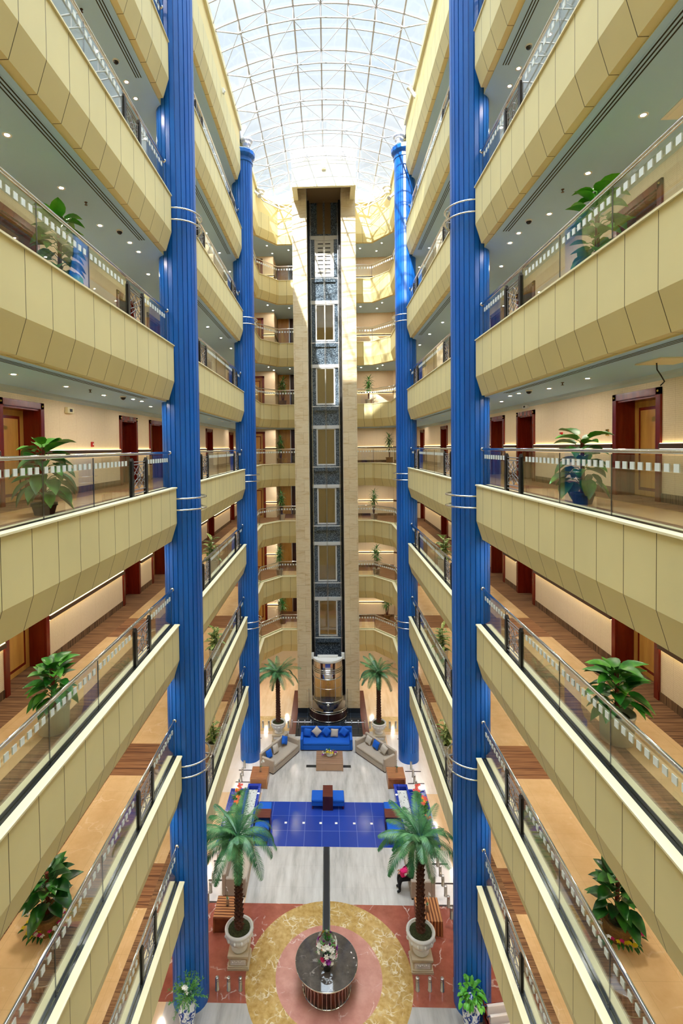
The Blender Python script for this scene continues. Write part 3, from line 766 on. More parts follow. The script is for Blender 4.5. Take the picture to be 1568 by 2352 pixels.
# granite wall with a glazed opening on every floor
b = MB(); ow = .50; prev = -.02
for L, z in lvl:
    b.box(-PIN,YW,prev,PIN,YW+.1,z,0); b.box(-PIN,YW,z,-ow,YW+.1,z+2.1,0); b.box(ow,YW,z,PIN,YW+.1,z+2.1,0); prev = z+2.1
b.box(-PIN,YW,prev,PIN,YW+.1,30.4,0)
sh = b.build('wall_shaft', M['granite']); struct(sh, 'blue-black granite wall of the open lift shaft', 'wall')
for L, z in lvl:
    if L == '0': continue
    b = MB(); b.box(-PIN+.06,YW-.07,z+2.15,PIN-.06,YW,z+2.36); b.box(-PIN+.06,YW-.04,z-.22,PIN-.06,YW,z-.16); b.build('beam', M['white'], sh)
    b = MB(); b.box(-.66,YW-.12,z-.42,.66,YW,z-.22); b.box(-.67,YW-.13,z-.44,.67,YW,z-.41); b.build('sill_box', M['granite'], sh)
    b = MB(); f = .085
    for x0,x1,za,zb in ((-ow-f,-ow,z-.1,z+2.1+f),(ow,ow+f,z-.1,z+2.1+f),(-ow,ow,z+2.1-.0,z+2.1+f),(-ow,ow,z-.1,z)): b.box(x0,YW-.025,za,x1,YW+.06,zb)
    fr = b.build('opening_frame', M['white'], sh)
    if L == 'A':
        b = MB(); b.box(-ow,YW+.02,z,ow,YW+.05,z+2.1,0)
        for k in range(8):
            for s in (-1,1): b.box(s*.06,YW+.012,z+.12+.25*k,s*.38,YW+.025,z+.18+.25*k,1)
        d = b.build('slatted_panel', [M['white'],M['slot']], fr)
    else:
        for s in (-1,1):
            b = MB(); b.box(s*.02,YW+.03,z,s*ow,YW+.045,z+2.1); b.build('glass_leaf', M['door_glass'], fr)
        b = MB(); b.box(-.02,YW+.015,z,.02,YW+.06,z+2.1); b.build('meeting_stile', M['steel'], fr)
for s in (-1,1):
    b = MB(); b.box(s*.87,YW-.5,0,s*.97,YW-.02,30.2,0); b.box(s*.80,YW-.2,0,s*.84,YW-.12,30.2,1)
    b.build('guide_rail', [M['black'],M['steel']], sh)
b = MB()
for x in (-.03,.03): b.tube([(x,YW-.35,4.2),(x,YW-.35,30.2)], .012, 6)
cb = b.build('hoist_cable', M['steel']); tag(cb, 'pair of steel hoist cables running down the middle of the lift shaft', 'cable')
b = MB()
for L,(z0,z1) in {'up':(28.4,30.4)}.items():
    b.box(-.42,YW-.01,z0,-.06,YW,z1,0); b.box(.06,YW-.01,z0,.42,YW,z1,0)
b.build('top_panel', M['recess'], sh)
# canopy over the shaft
t = thing('lift_canopy', 'white boxed canopy with a dark soffit over the top of the lift shaft', 'canopy', (0.03,0,0))
b = MB(); b.box(-1.72,28.0,29.62,1.72,28.12,31.0,0); b.box(-1.72,28.12,29.62,-1.6,32.5,31.0,0); b.box(1.6,28.12,29.62,1.72,32.5,31.0,0); b.box(-1.6,28.12,30.35,1.6,32.5,30.42,0)
b.build('box', M['white_box'], t)
b = MB(); b.box(-1.72,28.0,29.5,1.72,28.18,29.62,0); b.box(-1.72,28.18,29.5,-1.45,32.4,29.62,0); b.box(1.45,28.18,29.5,1.72,32.4,29.62,0); b.build('edge_frame', M['coping'], t)
b = MB()
for s in (-1,1): b.box(s*.99,28.2,30.2,s*1.45,29.6,30.3,0)
b.box(-.99,28.2,30.2,.99,31.4,30.3,0); b.build('soffit', M['recess'], t)
b = MB(); b.box(-.11,27.84,30.35,.11,28.0,30.75,0)
for k in range(3): b.box(-.09+.07*k,27.81,30.4,-.05+.07*k,27.84,30.7,1)
b.build('wall_lantern', [M['coping'],M['steel_channel']], t)
b = MB()
for x0,x1 in ((-1.2,-.9),(-.5,-.8),(.5,.8),(1.2,.9)): b.tube([(x0,27.95,31.25),(x1,27.95,31.0)], .03, 6)
b.tube([(-1.72,27.95,31.27),(1.72,27.95,31.27)], .04, 6); b.build('brace', M['white'], t)

# lift car : a round-fronted glass capsule
def dshape(r, yb, n=18): return [(r*cos(a), yb - r*1.0*sin(a)*.98) for a in [pi*k/n for k in range(n+1)]]
t = thing('lift_car', 'round glass and mirror panoramic lift car standing at the lobby floor', 'lift', (-.04,0,0))
yb = 29.58
def dband(b, r, z0, z1, m=0, r1=None):
    p = dshape(r, yb); q = dshape(r if r1 is None else r1, yb)
    for k in range(len(p)-1): b.face([(p[k+1][0],p[k+1][1],z0),(p[k][0],p[k][1],z0),(q[k][0],q[k][1],z1),(q[k+1][0],q[k+1][1],z1)], m, True)
b = MB(); b.prism(dshape(.86,yb), 3.22, 3.30, 0); b.build('roof_plate', M['white'], t)
b = MB(); dband(b,.86,3.22,3.30); dband(b,.885,3.26,3.36); b.prism([(-.6,yb-.02),(-.5,yb-.2),(.5,yb-.2),(.6,yb-.02)],3.3,3.42,0)
for s in (-1,1): b.box(s*.8,yb-.02,3.15,s*.98,yb+.14,3.5)
b.build('roof_edge', M['white'], t)
b = MB(); dband(b,.84,2.30,3.22); b.build('mirror_band', M['mirror'], t)
b = MB()
for z in (2.62,2.72,2.82): b.tube([(x,y,z) for x,y in dshape(.865,yb)], .022, 6)
b.tube([(x,y,2.30) for x,y in dshape(.85,yb)], .03, 6); b.tube([(x,y,.98) for x,y in dshape(.85,yb)], .035, 6)
b.tube([(x,y,1.75) for x,y in dshape(.84,yb)], .016, 6)
b.build('chrome_hoop', M['chrome'], t)
b = MB(); dband(b,.83,.98,2.30); b.build('curved_glass', M['liftglass'], t)
b = MB()
for k in (2,6,12,16):
    x,y = dshape(.84,yb)[k]; b.tube([(x,y,.95),(x,y,3.2)], .028, 6)
b.build('mullion', M['mirror'], t)
b = MB(); b.box(-.8,yb,.9,-.36,yb+.06,3.2,0); b.box(.36,yb,.9,.8,yb+.06,3.2,0); b.box(-.36,yb,2.95,.36,yb+.06,3.2,0); b.box(-.36,yb+.03,.9,.36,yb+.06,2.95,1); b.box(-.04,yb-.01,1.0,.04,yb+.04,2.9,2)
b.build('back_panel', [M['car_inside'],M['veneer'],M['brass']], t)
b = MB(); b.prism(dshape(.84,yb),.82,.93,0); b.build('car_floor', M['steel_channel'], t)
b = MB(); b.box(-.3,yb-.5,2.93,.3,yb-.2,2.95); b.build('car_lamp', M['lamp_small'], t)
b = MB(); dband(b,.62,.45,.85,0,.84); dband(b,.3,.2,.45,0,.62); b.prism(dshape(.3,yb),.1,.2,0); b.build('base_shell', M['car_blue'], t)
b = MB(); b.tube([(0,yb-.86,.9),(0,yb-.66,.45),(0,yb-.64,.02)], .035, 8); b.ball((0,yb-.88,.86), .1); b.build('front_fin', M['chrome'], t)
# curved guard round the pit
t = thing('pit_guard', 'curved glass guard with chrome rim on a dark drum around the lift pit', 'guard rail', (-.04,0,0))
def gp(r): return [(r*cos(a), 29.50 - r*sin(a)) for a in [pi*k/22 for k in range(23)]]
def gband(b, r0, r1, z0, z1, m=0):
    p, q = gp(r0), gp(r1)
    for k in range(len(p)-1): b.face([(p[k+1][0],p[k+1][1],z0),(p[k][0],p[k][1],z0),(q[k][0],q[k][1],z1),(q[k+1][0],q[k+1][1],z1)], m, True)
b = MB(); gband(b,1.06,1.12,.0,.5); b.build('drum', M['pit_drum'], t)
b = MB(); gband(b,1.12,1.12,.52,1.4); b.build('curved_glass', M['liftglass'], t)
b = MB()
for z in (.5,.62): b.tube([(x,y,z) for x,y in gp(1.12)], .022, 6)
b.tube([(x,y,.06) for x,y in gp(1.1)], .02, 6)
for k in (0,5,11,17,22):
    x,y = gp(1.12)[k]; b.tube([(x,y,.0),(x,y,1.45 if k in (0,22) else .62)], .018, 6)
b.build('chrome_frame', M['chrome'], t)

# ------------------------------------------------------------------ plants: shapes
def leaf(b, base, dirv, up, Ln, W, droop=.3, m=0, nseg=5, fold=.25, tip=1.0):
    """a pointed blade with a folded midrib that droops along its length"""
    base = Vector(base); d = Vector(dirv).normalized(); u = Vector(up).normalized()
    sd = d.cross(u)
    if sd.length < 1e-3: sd = d.orthogonal()
    sd.normalize(); u = sd.cross(d).normalized()
    rows = []; p = base.copy(); st = Ln/nseg; dd = d.copy()
    for k in range(nseg+1):
        t = k/nseg
        w = W*sin(pi*min(1,(t*.9+.1))**.75)*(1 if t < 1 else .02)
        uu = sd.cross(dd)
        rows.append((p - sd*w*.5 + uu*w*fold, p.copy(), p + sd*w*.5 + uu*w*fold))
        dd = (dd - Vector((0,0,1))*droop/nseg*2).normalized(); p = p + dd*st
    v = [q for r_ in rows for q in r_]; f = []
    for k in range(nseg):
        a = k*3
        f += [(a,a+1,a+4,a+3),(a+1,a+2,a+5,a+4)]
    b.idx(v, f, m, True)
def sph(az, el): return Vector((cos(az)*cos(el), sin(az)*cos(el), sin(el)))

def broad_plant(loc, rot, label, h, nl, pot, leafmat, lsize=.34, seed=1, pole=True, spread=.33, hang=0.0):
    rnd = random.Random(seed)
    t = thing('potted_broadleaf_plant', label, 'potted plant', loc, rot, 'broad-leaved potted plants on the galleries')
    if pot == 'dark':
        b = MB(); b.lathe([(.15,0),(.19,.15),(.205,.15),(.205,.2),(.18,.2),(.17,.16),(.001,.16)], 20); b.build('pot', M['potdark'], t); ph = .16
    elif pot == 'white':
        b = MB(); b.lathe([(.19,0),(.235,.02),(.25,.42),(.265,.43),(.265,.47),(.235,.47),(.225,.4),(.001,.4)], 24); b.build('pot', M['potwhite'], t); ph = .4
    else:
        b = MB(); b.lathe([(.16,0),(.22,.1),(.245,.3),(.26,.33),(.23,.34),(.21,.3),(.001,.29)], 20); b.build('pot', M['pottan'], t); ph = .29
    b = MB(); b.lathe([(.001,ph+.015),(.18,ph+.005)], 16); b.build('soil', M['moss'], t)
    if pole:
        b = MB(); b.tube([(0,0,ph-.02),(.01,0,h*.55),(0,.01,h*.82)], [.04,.035,.032], 8); b.build('moss_pole', M['pole'], t)
    b = MB(); bs = MB(); bt = MB()
    for k in range(nl):
        f = k/(nl-1); z = ph+.1+(h-ph-.35)*f; az = k*2.399+rnd.uniform(-.3,.3)
        el = rnd.uniform(-.25,.35)+.75*f-hang*(1-.55*f); r = (spread*(1-.5*f))*rnd.uniform(.5,1.1)
        p0 = Vector((.03*cos(az),.03*sin(az),z)); p1 = p0+sph(az,.35+.4*f)*r
        bs.tube([p0,(p0+p1)/2+Vector((0,0,.03)),p1], .006, 4)
        sz = lsize*rnd.uniform(.8,1.2)
        leaf(bt if f > .85 else b, p1, sph(az+rnd.uniform(-.4,.4), el), (0,0,1), sz, sz*.66, rnd.uniform(.1,.42))
    bs.build('leaf_stalks', M[leafmat], t); b.build('foliage', M[leafmat], t)
    if bt.f: bt.build('top_foliage', M['leaf_bright' if leafmat == 'leaf' and pot == 'dark' else leafmat], t)
    return t
def pansies(parent, seed, r0, r1, zc, n=26, cols=('magenta','petal_white','yellow')):
    rnd = random.Random(seed); bs = {c: MB() for c in cols}; g_ = MB()
    for k in range(n):
        a = rnd.uniform(0,2*pi); r = rnd.uniform(r0,r1); p = Vector((r*cos(a), r*sin(a), zc+rnd.uniform(-.03,.05)))
        c = bs[cols[k % len(cols)]]
        for j in range(5):
            q = 2*pi*j/5
            leaf(c, p, (cos(q),sin(q),.35), (0,0,1), .045, .04, .3, 0, 2, .1)
        leaf(g_, p-Vector((0,0,.05)), (cos(a),sin(a),.3), (0,0,1), .1, .05, .4, 0, 3)
    for c in cols: bs[c].build('blossoms', M[c], parent)
    g_.build('leaves', M['leaf_dark'], parent)

def dief_plant(loc, rot, label, seed):
    rnd = random.Random(seed)
    t = thing('potted_variegated_plant', label, 'potted plant', loc, rot, 'variegated plants on the galleries')
    b = MB(); b.lathe([(.16,0),(.2,.02),(.215,.36),(.23,.37),(.23,.4),(.2,.4),(.19,.34),(.001,.34)], 20); b.build('pot', M['potwhite'], t)
    b = MB(); b.lathe([(.001,.36),(.18,.345)], 14); b.build('soil', M['moss'], t)
    b = MB(); st = MB()
    for sx, sy, h in ((0,0,1.15),(.07,.05,.9),(-.06,.04,.75)):
        st.tube([(sx*.5,sy*.5,.33),(sx,sy,h)], [.016,.011], 6)
        for k in range(11):
            z = .45+(h-.4)*k/10; az = k*2.399+sx*40; el = .15+.7*k/10
            leaf(b, (sx,sy,z), sph(az,el), (0,0,1), rnd.uniform(.36,.48), rnd.uniform(.13,.17), rnd.uniform(.3,.55))
    st.build('stem', M['leaf_drac'], t); b.build('foliage', M['leaf_var'], t)
    return t
def dracaena(loc, rot, label, seed, pot='chrome'):
    rnd = random.Random(seed)
    t = thing('potted_dracaena', label, 'potted plant', loc, rot, 'dracaenas beside the lift')
    b = MB(); b.lathe([(.17,0),(.19,.02),(.23,.34),(.245,.35),(.245,.37),(.2,.37),(.001,.33)], 20); b.build('pot', M['steel' if pot == 'chrome' else 'pottan'], t)
    st = MB(); b = MB()
    for sx, sy, h in ((.02,0,1.55),(-.09,.05,1.25),(.08,-.06,1.05)):
        st.tube([(sx*.3,sy*.3,.3),(sx*.8,sy,h*.6),(sx,sy,h)], [.03,.026,.022], 7)
        for k in range(30):
            az = k*2.399; el = -.5+1.7*k/29
            leaf(b, (sx,sy,h-.08+.22*k/29), sph(az,el), (0,0,1), rnd.uniform(.34,.5), .055, rnd.uniform(.3,.6), 0, 4, .2)
    st.build('stem', M['bark'], t); b.build('foliage', M['leaf_drac'], t)
    return t

# gallery plants, one beside each balustrade
zf = lambda L: LV[L]-.06
for L,s,x,y,rot,args in [
  ('D',-1,-4.62,8.35,.4,dict(h=1.36,nl=38,pot='dark',leafmat='leaf',lsize=.36,seed=3,spread=.24,hang=.75)),
  ('D', 1, 4.62,9.3,1.3,dict(h=1.38,nl=30,pot='dark',leafmat='leaf',lsize=.36,seed=5,spread=.24,hang=.75)),
  ('E',-1,-4.55,8.35,2.0,dict(h=1.30,nl=40,pot='white',leafmat='leaf',lsize=.30,seed=8,spread=.2,hang=.3)),
  ('E', 1, 4.6,8.15,.9,dict(h=1.34,nl=42,pot='white',leafmat='leaf',lsize=.34,seed=9,spread=.22,hang=.3)),
  ('F',-1,-4.8,8.45,.2,dict(h=1.22,nl=42,pot='tan',leafmat='leaf_dark',lsize=.33,seed=12,spread=.22,hang=.25)),
  ('F', 1, 4.82,8.5,2.4,dict(h=1.22,nl=42,pot='tan',leafmat='leaf_dark',lsize=.33,seed=14,spread=.22,hang=.25)),
  ('C',-1,-4.55,8.9,1.0,dict(h=1.62,nl=44,pot='dark',leafmat='leaf',lsize=.36,seed=16,spread=.22,hang=.6)),
  ('C', 1, 4.55,8.7,.3,dict(h=1.72,nl=46,pot='dark',leafmat='leaf_bright',lsize=.36,seed=18,spread=.22,hang=.3)),
  ('G',-1,-4.85,7.6,.3,dict(h=1.2,nl=22,pot='tan',leafmat='leaf',lsize=.34,seed=21,spread=.3)),
  ('G', 1, 4.85,7.9,.7,dict(h=1.2,nl=22,pot='tan',leafmat='leaf',lsize=.34,seed=23,spread=.3))]:
    potn = {'dark':'charcoal pot','white':'large white pot','tan':'tan pot ringed with flowers' if L == 'F' else 'tan pot'}[args['pot']]
    p = broad_plant((x,y,zf(L)), rot, 'broad-leaved plant in a %s behind near %s balustrade, %s floor' % (potn, SIDE[s], FL[L]), **args)
    if L == 'F':
        pansies(p, 50+s, .20, .37, .20, 40)
for L in 'EFG':
    for s in (-1,1):
        dief_plant((s*4.42, {'E':19.5,'F':19.75,'G':19.3}[L], zf(L)), 1.1*s+LV[L], 'pale variegated plant in a white pot on the %s floor, %s, between the blue columns' % (FL[L], SIDE[s]), int(LV[L]*10)+s)
for L,s,x,y,pt in (('C',-1,-2.75,33.0,'tan'),('C',1,2.75,33.1,'chrome'),('D',-1,-2.95,33.1,'tan'),('D',1,4.05,33.2,'tan'),('E',-1,-2.95,33.3,'chrome'),('E',1,3.05,33.4,'chrome'),('F',-1,-3.1,33.0,'chrome'),('F',1,3.15,33.1,'chrome'),('G',-1,-3.0,33.7,'tan'),('G',1,3.95,34.3,'tan')):
    dracaena((x,y,zf(L)), LV[L]*s, 'spiky dracaena in a %s pot on the %s floor, %s of the lift' % ('shiny steel' if pt == 'chrome' else 'brown', FL[L], SIDE[s]), int(LV[L])+s, pt)

# ------------------------------------------------------------------ palms in stone urns on pedestals
def frond_mesh(Ln, droop, seed):
    rnd = random.Random(seed); b = MB(); n = 15
    p = Vector((0,0,0)); el = .55; pts = []
    for k in range(n+1):
        pts.append(p.copy()); e = el - droop*(k/n)**1.25*2.0
        p = p + Vector((cos(e),0,sin(e)))*(Ln/n)
    b.tube(pts, [.014*(1-.75*k/n) for k in range(n+1)], 4)
    for k in range(38):
        f = .1+.9*k/37; i = min(n-1,int(f*n)); fr = f*n-i; q = pts[i].lerp(pts[i+1],fr); tg = (pts[i+1]-pts[i]).normalized()
        l = .24*(sin(pi*min(1,f*.86+.14))**.6)+.05
        for sd in (-1,1):
            nrm = Vector((0,1,0)).cross(tg)
            d = tg*.75+Vector((0,sd,0))*.85-nrm*-.22+Vector((0,0,rnd.uniform(-.12,.06)))
            d.normalize(); w = Vector((0,0,1)).cross(d).normalized()*.0105 if abs(d.z) < .95 else Vector((.011,0,0))
            w = w + nrm*.004
            e1 = q+d*l*.55-Vector((0,0,.012)); e2 = q+d*l-Vector((0,0,.05*l/.25))
            b.idx([q-w*.6,q+w*.6,e1+w,e1-w,e2], [(0,1,2,3),(3,2,4)], 0, False)
    return b
FR = [frond_mesh(1.32,.55,1), frond_mesh(1.4,.8,2), frond_mesh(1.2,.3,3), frond_mesh(1.28,1.0,4)]
def urn_profile(): return [(.2,0),(.24,.02),(.24,.05),(.17,.09),(.14,.13),(.17,.17),(.3,.26),(.38,.38),(.405,.48),(.39,.52),(.42,.55),(.43,.6),(.40,.63),(.36,.63),(.35,.58),(.001,.57)]
def palm(loc, rot, label, hc, rs=1.0, group='palms in stone urns', seed=0):
    rnd = random.Random(seed)
    t = thing('potted_palm', label, 'palm', loc, rot, group)
    def rf(q,z,j): return 1+(.045*abs(sin(q*6)) if 5 <= j <= 8 else 0)
    b = MB(); b.lathe([(r*rs,z*rs) for r,z in urn_profile()], 48, rf=rf)
    for k in range(12):
        a = 2*pi*k/12; b.ball((.40*rs*cos(a),.40*rs*sin(a),.45*rs), .045*rs, 0, 6, 5, 1.3)
    b.build('urn', M['urn'], t)
    b = MB(); rr = random.Random(seed+9)
    b.lathe([(.35*rs,.575*rs),(.25*rs,.6*rs),(.001,.63*rs)], 16)
    b.build('moss', M['moss'], t)
    z0 = .57*rs; b = MB(); H = hc-z0
    b.lathe([(.14,z0),(.11,z0+.2),(.085,z0+H*.5),(.095,hc-.1),(.11,hc)], 12)
    nr = int(H/.062)
    for k in range(nr):
        z = z0+.05+H*.97*k/nr; r = .085+.03*abs(z-z0-H*.5)/(H*.5)
        for j in range(6):
            a = 2*pi*(j+.5*(k%2))/6+.1*k; c_, s_ = cos(a), sin(a)
            w = .045; pr = Vector((r*c_,r*s_,z)); tx = Vector((-s_,c_,0))*w; tip = Vector(((r+.055)*c_,(r+.055)*s_,z+.065))
            b.idx([pr-tx,pr+tx,pr+Vector((0,0,.06))+tx*.5,pr+Vector((0,0,.06))-tx*.5,tip], [(0,1,4),(1,2,4),(2,3,4),(3,0,4)], 0)
    b.build('trunk', M['bark'], t)
    for k in range(27):
        tier = k//9; kind = (2,0,1)[tier] if rnd.random() < .75 else 3
        me = FRM[kind]; o = bpy.data.objects.new('frond', me); C.objects.link(o); o.parent = t
        o.location = (0,0,hc-.03); o.rotation_euler = (0, (-.35,.0,.28)[tier]+rnd.uniform(-.14,.14), 2*pi*k/9+tier*.4+rnd.uniform(-.15,.15))
        sc = rnd.uniform(.86,1.1); o.scale = (sc,sc,sc)
    return t
FRM = []
for k, fm in enumerate(FR):
    me = bpy.data.meshes.new('palm_frond'); me.from_pydata(fm.v, [], fm.f); me.materials.append(M['frond']); me.polygons.foreach_set('use_smooth', fm.s); FRM.append(me)
def pedestal(x, y, label, h=.42, w=.58):
    t = thing('pedestal', label, 'pedestal', (x,y,0), 0, 'stone urn pedestals')
    b = MB(); a = w/2
    for d,z0,z1 in ((.03,0,.06),(.012,.06,.1),(-.02,.1,h-.1),(.0,h-.1,h-.06),(.02,h-.06,h)): b.box(-a-d,-a-d,z0,a+d,a+d,z1)
    b.build('block', M['pedestal'], t)
    b = MB(); yy = -a+.018
    b.box(-a+.06,yy-.006,.13,a-.06,yy,h-.12)
    for k in range(7):
        b.ball((-a+.12+(w-.24)*k/6, yy-.006, .215+.02*(k%2)), .022, 0, 6, 5)
    b.build('carved_panel', M['urn'], t)
    return t
for s, nm in ((-1,'left'),(1,'right')):
    pedestal(s*2.72-.02, 15.05, 'square stone pedestal under the near %s palm urn, beside the round table' % nm)
    palm((s*2.72-.02,15.05,.42), s*.7, 'tall feathery palm in a white stone urn, near %s, beside the round table' % nm, 3.42, 1.0, 'palms in stone urns', 3+s)
    pedestal(s*2.66-.03, 26.85, 'square stone pedestal under the far %s palm urn, behind the beige sofa' % nm, .36)
    palm((s*2.66-.03,26.85,.36), s*1.9, 'tall feathery palm in a white stone urn, far %s, behind the beige sofa' % nm, 3.3, .97, 'palms in stone urns', 13+s).scale = (.93,.93,.97)

# ------------------------------------------------------------------ round table with flowers
t = thing('round_table', 'large round dark marble table on a ribbed chrome drum in the medallion', 'table', (-.11,14.38,0))
b = MB(); b.lathe([(.001,.70),(.86,.70),(.885,.715),(.885,.745),(.87,.757),(.001,.757)], 64); b.build('tabletop', M['dark_marble'], t)
b = MB(); b.lathe([(.885,.71),(.895,.715),(.895,.742),(.885,.746)], 64, capb=False, capt=False); b.lathe([(.68,0),(.70,0),(.71,.02),(.70,.045),(.68,.045)], 64); b.build('chrome_band', M['chrome'], t)
b = MB(); b.lathe([(.64,.03),(.62,.35),(.66,.70)], 48); b.build('drum', M['rosewood'], t)
for k in range(36):
    a = 2*pi*k/36; b = MB(); b.tube([(.695*cos(a),.695*sin(a),.03),(.67*cos(a),.67*sin(a),.35),(.73*cos(a),.73*sin(a),.70)], .0115, 6); b.build('rib', M['chrome'], t)
t = thing('flower_arrangement', 'tall bouquet of white, purple and yellow flowers in a black scroll vase', 'flowers', (-.09,14.12,.757))
b = MB(); b.lathe([(.09,0),(.1,.015),(.03,.04),(.03,.2),(.09,.3),(.13,.38),(.12,.38),(.001,.34)], 14)
for k in range(6):
    a = 2*pi*k/6; P_ = []
    for j in range(12):
        q = 2*pi*j/11*1.2; r = .1+.06*sin(q)+.02*j/11; P_.append((r*cos(a), r*sin(a), .02+.3*j/11+.02*cos(q)))
    b.tube(P_, .008, 5)
b.build('scroll_vase', M['black'], t)
rnd = random.Random(4); gl = MB(); cs = {c: MB() for c in ('petal_white','purple','magenta','orange')}
def bloom(mb, p, d, r, n=7):
    d = Vector(d).normalized(); x = d.orthogonal().normalized(); y = d.cross(x)
    for ringk, (el, rr) in enumerate(((.35,1),(.8,.7))):
        for j in range(n):
            q = 2*pi*j/n+ringk*.4
            leaf(mb, p, (x*cos(q)+y*sin(q))*cos(el)+d*sin(el), d, r*rr, r*.62, .2, 0, 2, .15)
for k in range(110):
    u = rnd.random(); az = rnd.uniform(0,2*pi); zz = .36+.62*u; rad = .25*sqrt(max(.02,1-((zz-.5)/.52)**2)) if zz < 1.0 else .05
    p = Vector((rad*cos(az), rad*sin(az), zz)); d = Vector((cos(az),sin(az),.25+.5*(zz-.45)))
    if zz < .8 and k % 4 != 0: bloom(cs[rnd.choice(['petal_white','petal_white','petal_white','purple','magenta','purple','magenta','petal_white','orange'])], p*1.08, d, rnd.uniform(.06,.10))
    else:
        for j in range(3): leaf(gl, p*.8, d+Vector((rnd.uniform(-.5,.5),rnd.uniform(-.5,.5),rnd.uniform(0,.5))), (0,0,1), rnd.uniform(.10,.16), .022, .4)
for k in range(16):
    az = k*2.399; leaf(gl, (.05*cos(az),.05*sin(az)+.05,.8), sph(az,1.2), (0,0,1), rnd.uniform(.2,.34), .022, .3)
gl.build('leaves', M['leaf'], t)
for c in cs: cs[c].build('blossoms', M[c], t)

# ------------------------------------------------------------------ lounge furniture
def sofa(loc, rot, label, Ln, D, mat, h=.80):
    t = thing('sofa', label, 'sofa', loc, rot)
    a = Ln/2; T_ = .13
    b = MB(); b.bevbox(-a,D-T_,.05,a,D,h,.025); b.build('backrest', mat, t)
    for sx in (-1,1):
        b = MB(); b.bevbox(sx*a,0.0,.05,sx*(a-T_),D-T_,.60 if h > .84 else .66,.025); b.build('armrest', mat, t)
    b = MB(); b.bevbox(-a+T_,.0,.05,a-T_,D-T_,.30,.015); b.build('base', mat, t)
    b = MB(); b.bevbox(-a+T_+.005,-.01,.30,a-T_-.005,D-T_,.43,.035); b.build('seat_cushion', mat, t)
    b = MB(); b.box(-a+.03,.03,0,a-.03,D-.03,.05); b.build('plinth', M['dark_edge'], t)
    return t
def pillow(loc, rot, tilt, spin, label, mat, sz=.40, group='sofa cushions'):
    b = MB(); n = 8; v = []; f = []
    for side in (-1,1):
        for i in range(n+1):
            for j in range(n+1):
                u, w = -1+2*i/n, -1+2*j/n
                e = max(0,(1-u**4))*max(0,(1-w**4)); pin = 1-.10*(1-abs(u))*0 - .09*(cos(u*pi/2)*abs(w)**6+cos(w*pi/2)*abs(u)**6)
                v.append((u*sz/2*pin, side*.085*e**.6, w*sz/2*pin))
    m_ = (n+1)**2
    for i in range(n):
        for j in range(n):
            a = i*(n+1)+j
            f.append((a,a+1,a+n+2,a+n+1)); f.append((m_+a,m_+a+n+1,m_+a+n+2,m_+a+1))
    b.idx(v, f, 0, True)
    o = b.build('cushion', mat); o.location = loc; o.rotation_mode = 'XYZ'
    o.matrix_world = Matrix.Translation(loc) @ Matrix.Rotation(rot,4,'Z') @ Matrix.Rotation(tilt,4,'X') @ Matrix.Rotation(spin,4,'Y')
    tag(o, label, 'cushion', group); return o
BS = sofa((-.14,25.76,0), 0, 'long bright blue sofa facing the coffee table, in front of the lift', 2.66, .84, M['cloth_blue'], .86)
rc = lambda base, rot, x, y, z: (base[0]+x*cos(rot)-y*sin(rot), base[1]+x*sin(rot)+y*cos(rot), z)
for x, c, sp, lb in ((-.98,'cloth_blue',.15,'first blue cushion from the left on the blue sofa'),(-.5,'cushion_beige',.78,'grey cushion standing on its corner on the blue sofa'),(.0,'cloth_blue',.75,'blue cushion in the middle of the blue sofa'),(.42,'cushion_beige',.05,'grey cushion standing square on the blue sofa'),(.9,'cloth_blue',.6,'blue cushion at the right end of the blue sofa')):
    hz = .43+.20*(abs(cos(sp))+abs(sin(sp)))
    pillow(rc((-.14,25.76),0,x,.56,hz), 0, -.32, sp, lb, M[c])
# angled beige sofas
Lc, Lr = (-2.065,24.76), atan2(25.7-23.82, -1.49+2.64)
Rc, Rr_ = (1.955,24.84), atan2(24.01-25.67, 2.62-1.29)
sofa((Lc[0],Lc[1],0), Lr, 'angled beige sofa with two blue cushions, left of the coffee table', 2.22, .84, M['cloth_beige'], .80)
sofa((Rc[0],Rc[1],0), Rr_, 'angled beige sofa with one blue cushion, right of the coffee table', 2.14, .84, M['cloth_beige'], .80)
for base, rot, lst in ((Lc,Lr,((-.72,'cloth_blue',.05,'blue cushion at the near end of the left beige sofa'),(-.2,'cushion_beige',.1,'beige cushion on the left beige sofa'),(.55,'cloth_blue',.55,'blue cushion at the far end of the left beige sofa'))),
                       (Rc,Rr_,((-.62,'cushion_beige',.1,'beige cushion at the far end of the right beige sofa'),(-.1,'cloth_blue',.12,'blue cushion in the middle of the right beige sofa'),(.45,'cushion_beige',.3,'beige cushion at the near end of the right beige sofa')))):
    for x, c, sp, lb in lst:
        hz = .43+.20*(abs(cos(sp))+abs(sin(sp)))
        pillow(rc(base,rot,x,.55,hz), rot, -.34, sp, lb, M[c])
def slat_table(x0,y0,x1,y1,h,label,mat,feet=True,legs=False,cat='table'):
    t = thing('low_table', label, cat, ((x0+x1)/2,(y0+y1)/2,0)); a, d = (x1-x0)/2, (y1-y0)/2
    b = MB(); b.bevbox(-a,-d,h-.06,a,d,h,.008); b.build('top', mat, t)
    for sx in (-1,1):
        b = MB(); b.bevbox(sx*a,-d,.0,sx*(a-.05),d,h-.06,.006); b.build('side_panel', mat, t)
    for sy in (-1,1):
        b = MB(); b.box(-a+.05,sy*(d-.05),.02,a-.05,sy*(d-.01),h-.06); b.build('front_panel', mat, t)
    return t
slat_table(-.63,24.15,.66,25.14,.40,'square walnut coffee table with flowers, in front of the blue sofa',M['walnut'])
slat_table(-3.6,22.82,-2.82,23.7,.50,'zebrano side table by the far left column, at the end of the beige sofa',M['zebra_y'])
